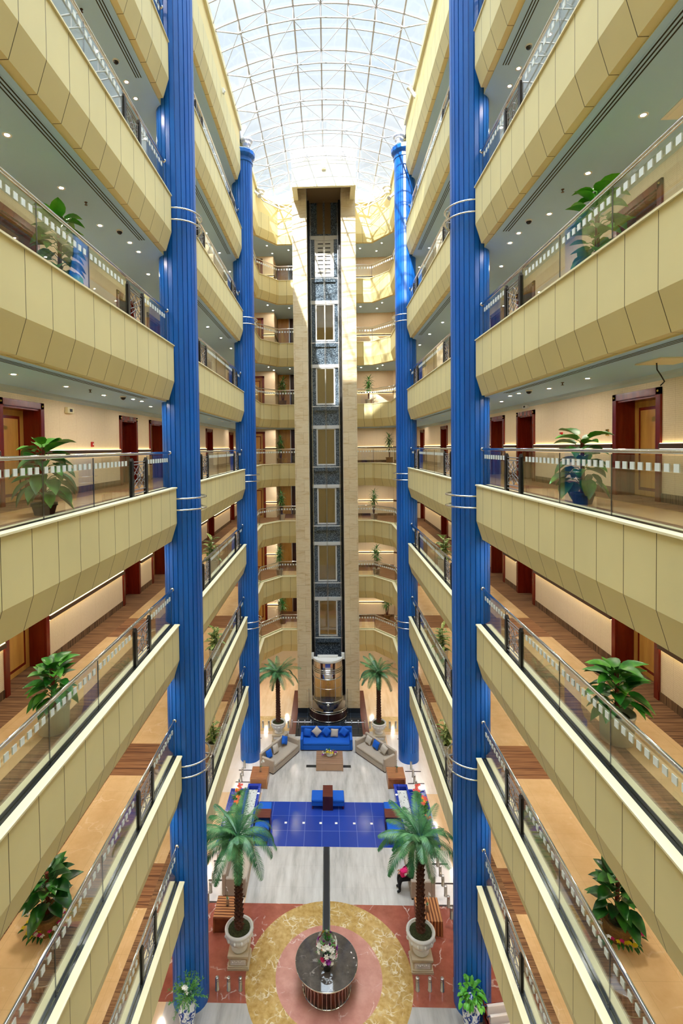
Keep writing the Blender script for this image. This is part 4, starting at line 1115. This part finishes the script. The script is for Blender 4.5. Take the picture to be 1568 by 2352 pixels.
slat_table(2.65,22.9,3.44,23.74,.50,'zebrano side table by the far right column, at the end of the beige sofa',M['zebra_y'])
slat_table(-3.74,15.9,-2.98,16.72,.5,'zebrano table behind the near left palm urn',M['zebra_y'])
slat_table(2.78,15.9,3.55,16.78,.5,'zebrano table behind the near right palm urn, with an orchid',M['zebra_x'])
def bridge_bench(cx, cy, wx, wy, tw, td, alongx, label, label2, h=.42, ht=.60):
    t = thing('bench', label, 'bench', (cx,cy,0)); a, d = wx/2, wy/2
    b = MB(); b.bevbox(-a,-d,.15,a,d,.28,.012); b.build('frame', M['cloth_blue'], t)
    b = MB(); b.bevbox(-a,-d,.28,a,d,h,.03); b.build('seat', M['cloth_blue'], t)
    for sx in (-1,1):
        for sy in (-1,1):
            b = MB(); b.tube([(sx*(a-.06),sy*(d-.06),.15),(sx*(a-.05),sy*(d-.05),0)], [.025,.018], 6); b.build('leg', M['mahogany'], t)
    u = thing('bridge_table', label2, 'table', (cx,cy,0)); A, D = tw/2, td/2; mt = M['rosewood']
    b = MB(); b.bevbox(-A,-D,ht-.04,A,D,ht,.006); b.build('top', mt, u)
    for k in (-1,1):
        b = MB()
        if alongx: b.box(-A,k*D,0,A,k*(D-.03),ht-.04)
        else: b.box(k*A,-D,0,k*(A-.03),D,ht-.04)
        b.build('side_panel', mt, u)
bridge_bench(-.07,21.87,1.40,.66,.43,.76,True,'blue upholstered bench in the middle, where silver floor meets blue tiles','dark wood table bridging the middle blue bench')
bridge_bench(-2.71,20.48,.56,1.86,.64,.50,False,'blue upholstered bench along the left side of the blue tiles','dark wood table bridging the left blue bench',.42,.6)
bridge_bench(2.56,20.56,.56,1.86,.64,.50,False,'blue upholstered bench along the right side of the blue tiles','dark wood table bridging the right blue bench',.42,.6)
# side sofas facing each other over the silver floor, seen end-on
sofa((-2.9,18.15,0), R(90), 'beige sofa hidden behind the near left palm', 1.9, .82, M['cloth_beige'], .82)
sofa((2.76,18.15,0), R(-90), 'beige sofa behind the near right palm, with a seated person', 1.9, .82, M['cloth_beige'], .82)

# flowers on the coffee table, orchids on side tables
def small_flowers(loc, label):
    t = thing('flower_bowl', label, 'flowers', loc); rnd = random.Random(31)
    b = MB(); b.lathe([(.08,0),(.14,.03),(.16,.07),(.15,.07),(.001,.05)], 14); b.build('bowl', M['potwhite'], t)
    gl = MB(); cs = {c: MB() for c in ('yellow','purple','petal_white','coral')}
    for k in range(44):
        x = rnd.uniform(-.36,.36); y = rnd.uniform(-.16,.16); z = .1+.16*(1-(x/.4)**2)*rnd.uniform(.6,1)
        c = 'yellow' if y < -.03 and abs(x) < .2 else rnd.choice(['purple','petal_white','coral','purple'])
        bloom(cs[c], Vector((x,y,z)), (x,y-.1,.6), rnd.uniform(.045,.065), 6)
        leaf(gl, (x*.8,y*.8,z-.04), (x,y,.2), (0,0,1), .15, .05, .4)
    gl.build('leaves', M['leaf'], t)
    for c in cs: cs[c].build('blossoms', M[c], t)
small_flowers((.02,24.72,.40), 'long low posy of yellow and purple flowers on the coffee table')
def orchid(loc, rot, label):
    t = thing('orchid_vase', label, 'flowers', loc, rot, 'white orchids on side tables'); b = MB()
    b.lathe([(.035,0),(.045,.01),(.04,.22),(.05,.24),(.001,.2)], 12); b.build('vase', M['steel'], t)
    b = MB(); b.tube([(0,0,.2),(.02,0,.34),(.08,0,.46),(.15,.02,.5)], .005, 5); leaf(b,(0,0,.22),(1,.2,.5),(0,0,1),.14,.05,.6); b.build('stem', M['leaf'], t)
    b = MB()
    for p in ((.06,0,.44),(.12,.02,.5),(.15,.0,.46)): bloom(b, Vector(p), (.3,-1,.5), .06, 5)
    b.build('blossoms', M['petal_white'], t)
orchid((-3.18,23.3,.5), .3, 'white orchid in a slim vase on the far left zebrano table')
orchid((3.1,23.35,.5), 1.4, 'white orchid in a slim vase on the far right zebrano table')
orchid((3.12,16.25,.5), .8, 'white orchid in a slim vase on the table behind the near right palm')
orchid((-3.35,16.35,.5), 2.0, 'white orchid in a slim vase on the table behind the near left palm')

# planters
def planter(s, x_in, x_out, tray_out, ya, yb_):
    t = thing('pebble_planter', 'cobalt tiled trough of white pebbles along the %s side of the lounge' % SIDE[s], 'planter', (0,0,0), 0, 'tiled pebble troughs')
    h = .30; w = .11
    b = MB(); xi, xo = s*x_in, s*x_out
    b.box(xi,ya,0,xi+s*w,yb_,h); b.box(xo,ya,0,xo-s*.07,yb_,h); b.box(xi+s*w,ya,0,xo-s*.07,ya+.12,h); b.box(xi+s*w,yb_-.16,0,xo-s*.07,yb_,h); b.box(xi+s*w,ya+.12,0,xo-s*.07,yb_-.16,.12)
    b.build('trough', M['planter_tile'], t)
    rnd = random.Random(60+s); b = MB(); x0, x1 = sorted((xi+s*(w+.01), xo-s*.08)); 
    b.box(x0,ya+.13,.13,x1,yb_-.3,.215,0)
    y = ya+.15
    while y < yb_-.32:
        x = x0+.025
        while x < x1-.01:
            r = rnd.uniform(.022,.036); m = 1 if rnd.random() < .08 else 0
            b.lathe([(1e-4,-r*.5),(r*.9,-.1*r),(r*.8,.35*r),(1e-4,r*.55)], 5, (x+rnd.uniform(-.01,.01), y+rnd.uniform(-.01,.01), .22+rnd.uniform(0,.012)), m)
            x += .05
        y += .05
    o = b.build('pebbles', [M['pebble'],M['pebble_grey']], t); o['kind'] = 'stuff'
    b = MB(); b.ball((xi+s*.05,22.1,h), .04, 0, 8, 5, .4); b.build('spot_lens', M['lamp_small'], t)
    u = thing('flower_bed', 'low cobalt tiled bed of bromeliads and red flowers beside the %s pebble trough' % SIDE[s], 'planter', (0,0,0), 0, 'tiled flower beds')
    b = MB(); x0, x1 = s*(x_out+.005), s*tray_out
    b.box(x0,ya,0,x1,yb_-.12,.10,0); b.box(x0,ya,.10,x0+s*.06,yb_-.12,.15); b.box(x1,ya,.10,x1-s*.06,yb_-.12,.15); b.box(x0,yb_-.2,.10,x1,yb_-.12,.15); b.build('bed', M['planter_tile'], u)
    gs = MB(); fs = {c: MB() for c in ('coral','orange')}; xm = (x0+x1)/2
    for k in range(13):
        y = yb_-.45-.26*k; x = xm+rnd.uniform(-.12,.12); 
        for j in range(22):
            az = j*2.399; el = .25+.9*j/22
            leaf(gs, (x,y,.12), sph(az,el), (0,0,1), rnd.uniform(.25,.36), .06, .5, 0, 4)
        if k in (0,1,3,4,7):
            for j in range(5): bloom(fs[rnd.choice(['coral','orange','coral'])], Vector((x+rnd.uniform(-.12,.12),y+rnd.uniform(-.1,.1),.45+rnd.uniform(0,.1))), (rnd.uniform(-.4,.4),-.3,1), .08, 6)
    gs.build('bromeliad_leaves', M['leaf_drac'], u)
    for c in fs: fs[c].build('blossoms', M[c], u)
planter(-1, 3.07, 3.66, 4.42, 19.5, 22.76)
planter(1, 2.87, 3.48, 4.26, 19.5, 22.80)

# ------------------------------------------------------------------ bollards, rail, vases, rack
def bollard_mesh(h=.36, r=.052):
    b = MB(); b.lathe([(r*1.15,0),(r*1.15,.012),(r,.014),(r,h*.7),(r*.85,h*.71),(r*.85,h*.75),(r,h*.76),(r,h*.83),(r*.85,h*.84),(r*.85,h*.88),(r,h*.89),(r,h),(r*.9,h+.008),(.001,h+.008)], 16)
    return b
bol = None
def bollard(x, y, lab, group):
    global bol
    if bol is None:
        o = bollard_mesh().build('bollard', M['steel']); bol = o.data
    else:
        o = bpy.data.objects.new('bollard', bol); C.objects.link(o)
    o.location = (x,y,.001); tag(o, lab, 'bollard', group)
o4 = ['outermost','second from the column','third from the column','nearest the medallion']
for k, x in enumerate((-3.59,-3.24,-2.91,-2.57)): bollard(x, 14.2, 'short steel bollard in the front row left of the medallion, %s' % o4[k], 'front row bollards')
for k, x in enumerate((3.52,3.17,2.82,2.47)): bollard(x, 14.3, 'short steel bollard in the front row right of the medallion, %s' % o4[k], 'front row bollards')
for s in (-1,1):
    X = -4.16 if s < 0 else 3.97
    for k in range(6): bollard(X, 15.72+.42*k, 'short steel bollard on red marble, in the row running back beside the near %s column' % SIDE[s], 'side row bollards on the %s' % SIDE[s])
    for k in range(3): bollard(X, 18.24+.42*k, 'short steel bollard on pale stone, in the row beside the %s sofa' % SIDE[s], 'pale stone bollards beside the %s sofa' % SIDE[s])
    for k, y in enumerate((22.95,23.36,23.77,24.35)): bollard(X+.06*s*-1, y, 'short steel bollard on pale stone between the flower bed and the far %s column' % SIDE[s], 'bollards by the far %s column' % SIDE[s])
    for k, x in enumerate((3.66,3.33,2.25)): bollard(s*x, 27.95, 'short bollard on the golden marble band behind the far %s urn' % SIDE[s], 'bollards on the %s golden band' % SIDE[s])
for s in (-1,1):
    t = thing('lift_rail', 'low chrome post rail in front of the lift, %s of the blue sofa' % SIDE[s], 'railing', (0,0,0))
    for x in (1.98,1.63,1.28,.95):
        b = MB(); b.tube([(s*x-.04,27.75,0),(s*x-.04,27.75,.50)], .022, 8); b.ball((s*x-.04,27.75,.52), .045, 0, 8, 5, .5); b.build('post', M['chrome'], t)
    b = MB(); b.tube([(s*2.05-.04,27.75,.42),(s*.9-.04,27.75,.42)], .015, 6); b.build('rail_bar', M['chrome'], t)
def vase(loc, label, kind):
    t = thing('porcelain_vase', label, 'vase', loc, 0)
    b = MB(); b.lathe([(.14,0),(.15,.02),(.17,.15),(.215,.45),(.225,.62),(.2,.76),(.12,.84),(.1,.9),(.11,1.0),(.135,1.03),(.12,1.03),(.001,.95)], 28); b.build('body', M['porcelain'], t)
    rnd = random.Random(len(label)); b = MB()
    if kind == 'fern':
        for k in range(46):
            az = k*2.399; el = rnd.uniform(.1,1.3); d = sph(az,el); Ln = rnd.uniform(.3,.55); p0 = Vector((0,0,1.0))
            P_ = [p0+d*Ln*j/5+Vector((0,0,-.12*(j/5)**2)) for j in range(6)]; b.tube(P_, .004, 3)
            for j in range(2,6):
                for q in range(4): leaf(b, P_[j], d+Vector((rnd.uniform(-1,1),rnd.uniform(-1,1),rnd.uniform(-.6,.6))), (0,0,1), .09, .018, .3, 0, 2)
        b.build('foliage', M['fern'], t); b = MB()
        for k in range(5): bloom(b, Vector((rnd.uniform(-.14,.14),rnd.uniform(-.16,.02),1.15+rnd.uniform(0,.2))), (0,-1,.7), .06, 5)
        b.build('blossoms', M['petal_white'], t)
    else:
        for k in range(90):
            az = k*2.399; el = rnd.uniform(-.3,1.3); d = sph(az,el); r = rnd.uniform(.12,.36)
            leaf(b, Vector((0,0,1.08))+d*r, d+Vector((0,0,-.3)), (0,0,1), rnd.uniform(.11,.17), rnd.uniform(.08,.12), .5, 0, 4)
        b.build('foliage', M['leaf_bright'], t)
vase((-3.80,13.12,0), 'tall blue and white porcelain vase with feathery greens, in front of the near left column', 'fern')
vase((3.68,13.2,0), 'tall blue and white porcelain vase with leafy vine, in front of the near right column', 'ivy')
# newspaper rack
t = thing('newspaper_rack', 'dark wooden newspaper rack with hanging rods, beside the right porcelain vase', 'rack', (4.42,12.95,0), R(8))
b = MB()
for s in (-1,1):
    b.bevbox(s*.40,-.32,0,s*.36,.32,.55,.008); 
    b.tube([(s*.38,-.36,.55),(s*.38,.34,.92)], .018, 6)
b.box(-.36,.28,.1,.36,.31,.85); b.box(-.36,-.3,.15,.36,.3,.18); b.build('frame', M['mahogany'], t)
for k in range(4):
    u = thing('newspaper', ['newspaper lying open on the front rod of the rack, with printed columns','folded newspaper on the second rod of the rack','folded newspaper on the third rod of the rack','folded newspaper on the top rod of the rack'][k], 'newspaper', (4.42,12.95,0), R(8), 'newspapers on the rack')
    y, z = -.30+.17*k, .62+.085*k
    b = MB(); b.tube([(-.40,y,z+.03),(.40,y,z+.03)], .013, 6); b.build('rod', M['navy'], u)
    b = MB()
    if k == 0:
        b.idx([(-.32,y,z+.045),(.32,y,z+.045),(.33,y-.16,z-.02),(-.33,y-.16,z-.02),(-.33,y-.2,z-.32),(.33,y-.2,z-.32)], [(0,1,2,3),(3,2,5,4)], 0)
        b.idx([(-.32,y,z+.05),(.32,y,z+.05),(.33,y-.165,z-.015),(-.33,y-.165,z-.015),(-.33,y-.21,z-.32),(.33,y-.21,z-.32)], [(3,2,1,0),(4,5,2,3)], 0)
    else:
        b.bevbox(-.33,y-.035,z-.34,.33,y+.035,z+.045,.012)
    sh_ = b.build('sheet', M['paperwhite'], u)
    if k == 0:
        i = MB(); f0 = lambda a, t_: (a, y-.162*t_-.003, z+.052-.067*t_)
        def blk(x0,x1,t0,t1): i.face([f0(x0,t1),f0(x1,t1),f0(x1,t0),f0(x0,t0)])
        for x0 in (-.29,-.08):
            for j in range(9): blk(x0,x0+.17,.12+.09*j,.16+.09*j)
        blk(.14,.29,.1,.45); blk(.14,.22,.6,.9)
        i.build('print', M['ink'], sh_)

# ------------------------------------------------------------------ person on the right-hand sofa
def skin_body(name, pts, edges, mat, parent, sub=2):
    me = bpy.data.meshes.new(name); me.from_pydata([p[:3] for p in pts], edges, [])
    o = bpy.data.objects.new(name, me); C.objects.link(o); me.materials.append(mat)
    md = o.modifiers.new('skin', 'SKIN'); md.use_smooth_shade = True
    for k, p in enumerate(pts):
        sv = me.skin_vertices[0].data[k]; sv.radius = (p[3], p[4] if len(p) > 4 else p[3]); sv.use_root = (k == 0)
    ss = o.modifiers.new('sub', 'SUBSURF'); ss.levels = sub; ss.render_levels = sub
    o.parent = parent; return o
t = thing('person', 'person in black seated behind the near right palm, pink bag on lap', 'person', (2.86,17.6,0), R(90))
# local frame: +y is the way the person faces ( -x in the room )
pts = [(0,0,.55,.16,.13),(0,.02,.72,.14,.11),(0,.0,.92,.17,.11),(0,.01,1.04,.06),(0,.03,1.12,.055),
       (.09,.06,.53,.1),(.12,.42,.5,.085),(.12,.46,.28,.06),(.12,.44,.08,.045),(.12,.54,.04,.04),
       (-.09,.06,.53,.1),(-.12,.42,.5,.085),(-.12,.46,.28,.06),(-.12,.44,.08,.045),(-.12,.54,.04,.04),
       (.19,.0,.97,.06),(.24,.06,.74,.05),(.16,.26,.66,.038),(.09,.33,.66,.03),(-.19,.0,.97,.06),(-.24,.06,.74,.05),(-.16,.26,.66,.038),(-.09,.33,.66,.03)]
ed = [(0,1),(1,2),(2,3),(3,4),(0,5),(5,6),(6,7),(7,8),(8,9),(0,10),(10,11),(11,12),(12,13),(13,14),(2,15),(15,16),(16,17),(17,18),(2,19),(19,20),(20,21),(21,22)]
skin_body('clothed_body', pts, ed, M['cloth_black'], t)
b = MB(); b.lathe([(1e-4,-.125),(.04,-.12),(.07,-.07),(.085,0),(.088,.05),(.075,.1),(.04,.13),(1e-4,.14)], 16, (0,.045,1.24))
b.lathe([(1e-4,.03),(.012,.0),(1e-4,-.02)], 6, (0,.14,1.23)); 
b.build('face', M['skin'], t)
b = MB(); b.lathe([(.098,-.16),(.1,-.02),(.102,.05),(.085,.115),(.045,.145),(1e-4,.155)], 16, (0,.018,1.24)); b.build('headscarf', M['cloth_black'], t)
for sx in (-1,1):
    pts = [(sx*.085,.335,.665,.022),(sx*.06,.40,.665,.026)]; ed = [(0,1)]
    for k, (dx, l) in enumerate(((-.03,.07),(-.01,.08),(.01,.078),(.03,.06))):
        i = len(pts); pts += [(sx*.06+dx,.43,.665,.009),(sx*.06+dx,.43+l*.55,.66,.008),(sx*.06+dx,.43+l*.85,.635,.007)]; ed += [(1,i),(i,i+1),(i+1,i+2)]
    i = len(pts); pts += [(sx*.06-sx*.03,.38,.665,.01),(sx*.06-sx*.055,.41,.655,.008)]; ed += [(1,i),(i,i+1)]
    skin_body('hand', pts, ed, M['skin'], t, 1)
bg = thing('handbag', 'bright pink bag resting on the seated person\'s lap', 'bag', (2.58,17.48,.62), R(20))
b = MB(); b.bevbox(-.15,-.09,0,.15,.09,.24,.04); b.build('body', M['pink'], bg)
b = MB(); b.tube([(-.08,0,.23)]+[(-.08*cos(pi*k/8),0,.24+.1*sin(pi*k/8)) for k in range(9)]+[(.08,0,.23)], .008, 6); b.build('handle', M['pink'], bg)
b = MB(); b.box(-.05,-.096,.08,.05,-.09,.16); b.build('white_motif', M['petal_white'], bg)

# ------------------------------------------------------------------ fixtures
def downlight_proto():
    t = thing('ceiling_downlight', 'x', 'ceiling light', (0,0,0))
    b = MB(); b.lathe([(.038,-.001),(.07,-.006),(.073,0.004),(.038,.004)], 14, capb=False, capt=False); b.build('trim_ring', M['white'], t)
    b = MB(); b.face([(.036*cos(-2*pi*k/8),.036*sin(-2*pi*k/8),-.0005) for k in range(8)]); b.build('lens', M['lamp'], t)
    return t
dl = None
def downlight(x, y, z, lab, grp):
    global dl
    if dl is None:
        dl = downlight_proto(); o = dl
    else: o = dup(dl, (0,0,0))
    o.location = (x,y,z-.004); o['label'] = lab; o['group'] = grp
NEXT = {'0':'G','G':'F','F':'E','E':'D','D':'C','C':'B','B':'A','A':'T'}
for L in 'GFEDCBA':
    zc = LV[NEXT[L]]-1.45
    for s in (-1,1):
        for y in (2.6,4.6,6.6,8.3,10.0,11.7): downlight(s*5.05, y, zc, 'recessed downlight in the ceiling of the %s floor near corridor, %s' % (FL[L], SIDE[s]), '%s floor near %s downlights' % (FL[L], SIDE[s]))
        for x, y in ((4.75,12.7),(4.75,13.3),(5.1,15.0),(4.9,17.2),(4.9,19.4),(4.9,21.6),(4.8,23.8)): downlight(s*x, y, zc, 'recessed downlight in the ceiling of the %s floor corridor between the columns, %s' % (FL[L], SIDE[s]), '%s floor middle %s downlights' % (FL[L], SIDE[s]))
        for x, y in ((4.8,26.3),(4.7,28.6),(4.5,31.0),(3.6,32.6),(3.4,33.9),(2.3,33.4),(5.4,31.5)): downlight(s*x, y, zc, 'recessed downlight in the ceiling of the %s floor lift lobby, %s' % (FL[L], SIDE[s]), '%s floor far %s downlights' % (FL[L], SIDE[s]))
# lobby: lamps under the first gallery
ll = None
def lobby_lamp(x, y, lab, grp):
    global ll
    if ll is None:
        t = thing('lobby_downlight', 'x', 'ceiling light', (0,0,0)); ll = t
        b = MB(); b.lathe([(.062,-.001),(.09,-.008),(.092,0.004),(.062,.004)], 14, capb=False, capt=False); b.build('trim_ring', M['white'], t)
        b = MB(); b.face([(.06*cos(-2*pi*k/8),.06*sin(-2*pi*k/8),-.0005) for k in range(8)]); b.build('lens', M['lamp_lobby'], t)
        o = t
    else: o = dup(ll, (0,0,0))
    o.location = (x,y,LV['G']-1.45-.004); o['label'] = lab; o['group'] = grp
for s in (-1,1):
    for x, y in ((5.2,9),(5.2,12.2),(5.3,15.4),(5.2,18.4),(5.2,21.2),(4.95,23.9),(4.8,26.4),(4.6,29.0),(4.0,32.0),(2.8,33.6)):
        lobby_lamp(s*x, y, 'recessed lobby downlight under the first gallery, %s aisle' % SIDE[s], 'lobby downlights %s' % SIDE[s])
# dome cameras and smoke detectors
def dome(x, y, z, lab):
    t = thing('dome_camera', lab, 'security camera', (x,y,z), 0, 'dome cameras')
    b = MB(); b.lathe([(.07,-.03),(.075,0)], 14, capt=False); b.build('mount', M['white'], t)
    b = MB(); b.lathe([(1e-4,-.09),(.035,-.08),(.058,-.05),(.06,-.03)], 14); b.build('dome_cover', M['camdome'], t)
for L in 'DCBA':
    zc = LV[NEXT[L]]-1.45
    for s in (-1,1):
        dome(s*4.72, 12.0, zc, 'black dome camera on the ceiling of the %s floor %s corridor, near bay' % (FL[L], SIDE[s]))
        dome(s*4.62, 16.2, zc, 'black dome camera on the ceiling of the %s floor %s corridor, between the columns' % (FL[L], SIDE[s]))
        t = thing('smoke_detector', 'small sprinkler head on the ceiling of the %s floor %s corridor' % (FL[L], SIDE[s]), 'sprinkler', (s*4.85,10.6,zc), 0, 'sprinklers')
        b = MB(); b.lathe([(.03,0),(.03,-.01),(.01,-.012),(.01,-.05),(.03,-.055),(.03,-.06)], 10); b.build('head', M['darkwood'], t)
# wall items on the fourth floor
z0 = LV['D']-.06
def wallbox(name, lab, cat, s, y, z, w, h, d, mat, grp=None, extra=None):
    t = thing(name, lab, cat, (s*XW,y,z), 0, grp); b = MB(); b.bevbox(-s*d,-w/2,-h/2,0,w/2,h/2,.006); b.build('cover', mat, t)
    if extra: extra(t, s, w, h, d)
    return t
def knob(t, s, w, h, d): b = MB(); b.lathe([(.02,0),(.02,.01),(1e-4,.012)], 10); o = b.build('button', M['petal_white'], t); o.rotation_euler = (0,-s*pi/2,0); o.location = (-s*d,0,0)
def plate(t, s, w, h, d): b = MB(); b.box(-s*(d+.004),-w*.2,-h*.25,-s*d,w*.2,h*.25); b.build('insert', M['black'], t)
wallbox('fire_call_point','red fire call point on the left corridor wall, fourth floor','alarm',-1,13.3,15.62,.11,.13,.04,M['red'],None,knob)
wallbox('fire_call_point','red fire call point on the right corridor wall, fourth floor','alarm',1,13.4,15.72,.11,.13,.04,M['red'],None,knob)
wallbox('switch_plate','brass key switch plate beside the near right veneered door','switch',1,11.25,15.72,.12,.14,.02,M['brass'],None,plate)
wallbox('switch_plate','brass key switch plate beside the near left veneered door','switch',-1,11.25,15.62,.12,.14,.02,M['brass'],None,plate)
wallbox('emergency_light','cream emergency light on the left corridor wall, fourth floor','light',-1,12.1,16.42,.3,.14,.08,M['coping'],None,plate)
wallbox('emergency_light','white emergency light above the right mahogany door, fourth floor','light',1,15.7,16.62,.34,.1,.09,M['white'],None,plate)
# ceiling hatches
t = thing('ceiling_hatch', 'square ceiling hatch with a dangling cable over the right corridor, fourth floor', 'hatch', (5.25,8.0,LV['C']-1.45))
b = MB(); b.box(-.3,-.32,-.02,.3,.32,0); b.build('cover', M['coping'], t)
b = MB(); b.tube([(-.1,.1,-.02),(-.08,.12,-.12),(-.04,.1,-.2),(.06,.16,-.3),(.02,.2,-.36)], .01, 6); b.build('cable', M['black'], t)
t = thing('ceiling_hatch', 'long recessed light panel in the ceiling of the fifth floor, right corridor', 'hatch', (5.55,8.0,LV['B']-1.45))
b = MB(); b.box(-.16,-.42,-.015,.16,.42,0,0); b.box(-.10,-.36,-.018,.10,.36,-.014,1); b.build('cover', [M['white'],M['white_box']], t)
# floodlights on the upper walls
def flood(loc, aim, lab):
    t = thing('floodlight', lab, 'floodlight', loc, 0, 'white floodlights')
    a = Vector(aim).normalized(); b = MB(); p = -a*.02
    b.tube([p+Vector((0,0,-.02)), a*.26], [.07,.07], 12); b.tube([a*.26, a*.40], [.075,.12], 12); b.build('body', M['white'], t)
    b = MB(); b.box(-.02,-.06,-.1,.02,.06,.1); b.tube([(0,0,0), tuple(p)], .03, 6); b.build('bracket', M['white'], t)
flood((3.84,21.8,30.0), (-.5,-.15,.6), 'white floodlight on the wall above the right top gallery')
flood((-3.64,27.8,29.2), (.5,-.3,-.6), 'white floodlight on the wall beside the far left column top')
flood((3.64,27.2,28.6), (-.5,-.3,-.6), 'white floodlight on the wall beside the far right column top')
t = thing('wall_sensor', 'small white sensor on the wall above the left top gallery', 'sensor', (-3.87,20.3,29.4))
b = MB(); b.bevbox(0,-.06,-.1,.08,.06,.1,.01); b.ball((.08,0,0), .05, 0, 8, 6); b.build('body', M['white'], t)

# ------------------------------------------------------------------ light, camera, world
w = bpy.data.worlds.new('World'); SC.world = w; w.use_nodes = True
bg_ = w.node_tree.nodes['Background']; wt = w.node_tree
tc = N(wt,'ShaderNodeTexCoord'); sx = N(wt,'ShaderNodeSeparateXYZ'); wt.links.new(tc.outputs['Generated'], sx.inputs[0])
grad = ramp(wt, sx.outputs[2], [(0,(.52,.57,.60,1)),(.45,(.58,.62,.645,1)),(.72,(.8,.85,.88,1)),(.86,(8.0,8.7,9.3,1)),(1,(10.8,11.7,12.4,1))])
cn = N(wt,'ShaderNodeTexNoise', i_Scale=5.0, i_Detail=5.0); wt.links.new(tc.outputs['Generated'], cn.inputs['Vector'])
wt.links.new(mix(wt, .35, grad, ramp(wt, cn.outputs[0], [(.4,(.55,.72,.85,1)),(.6,(1,1,1,1))]), 'MULTIPLY'), bg_.inputs[0]); bg_.inputs[1].default_value = 1.0
sun = bpy.data.lights.new('sun', 'SUN'); sun.energy = 8.0; sun.angle = R(.6); sun.color = (1,.95,.86)
so = bpy.data.objects.new('sun', sun); C.objects.link(so)
so.rotation_mode = 'QUATERNION'; so.rotation_quaternion = Vector((.34,1.58,-1.0)).to_track_quat('-Z','Y')
cam = bpy.data.cameras.new('camera'); co = bpy.data.objects.new('camera', cam); C.objects.link(co); SC.camera = co
cam.sensor_fit = 'VERTICAL'; cam.sensor_height = 36; cam.lens = 1180.0/2352*36; cam.clip_start = .05; cam.clip_end = 300
cam.shift_x = 68.823/2352; cam.shift_y = -117.651/2352
yaw, pit, rol = R(-1.8), R(1.5), R(.67)
c_, s_, cp, sp = cos(yaw), sin(yaw), cos(pit), sin(pit)
Rt = Vector((c_,-s_,0)); Fw = Vector((cp*s_, cp*c_, -sp)); Up = Vector((sp*s_, sp*c_, cp))
R2 = Rt*cos(rol)-Up*sin(rol); U2 = Rt*sin(rol)+Up*cos(rol)
co.matrix_world = Matrix(((R2.x,U2.x,-Fw.x,.08),(R2.y,U2.y,-Fw.y,0),(R2.z,U2.z,-Fw.z,15.474),(0,0,0,1)))
SC.view_settings.view_transform = 'Standard'; SC.view_settings.look = 'None'; SC.view_settings.gamma = 1.0; SC.view_settings.use_curve_mapping = False
SC.view_settings.exposure = .52
SC.cycles.use_denoising = True
SC.cycles.transparent_max_bounces = 24; SC.cycles.max_bounces = 8; SC.cycles.diffuse_bounces = 4; SC.cycles.glossy_bounces = 4
SC.cycles.sample_clamp_indirect = 6.0; SC.cycles.caustics_reflective = False; SC.cycles.caustics_refractive = False
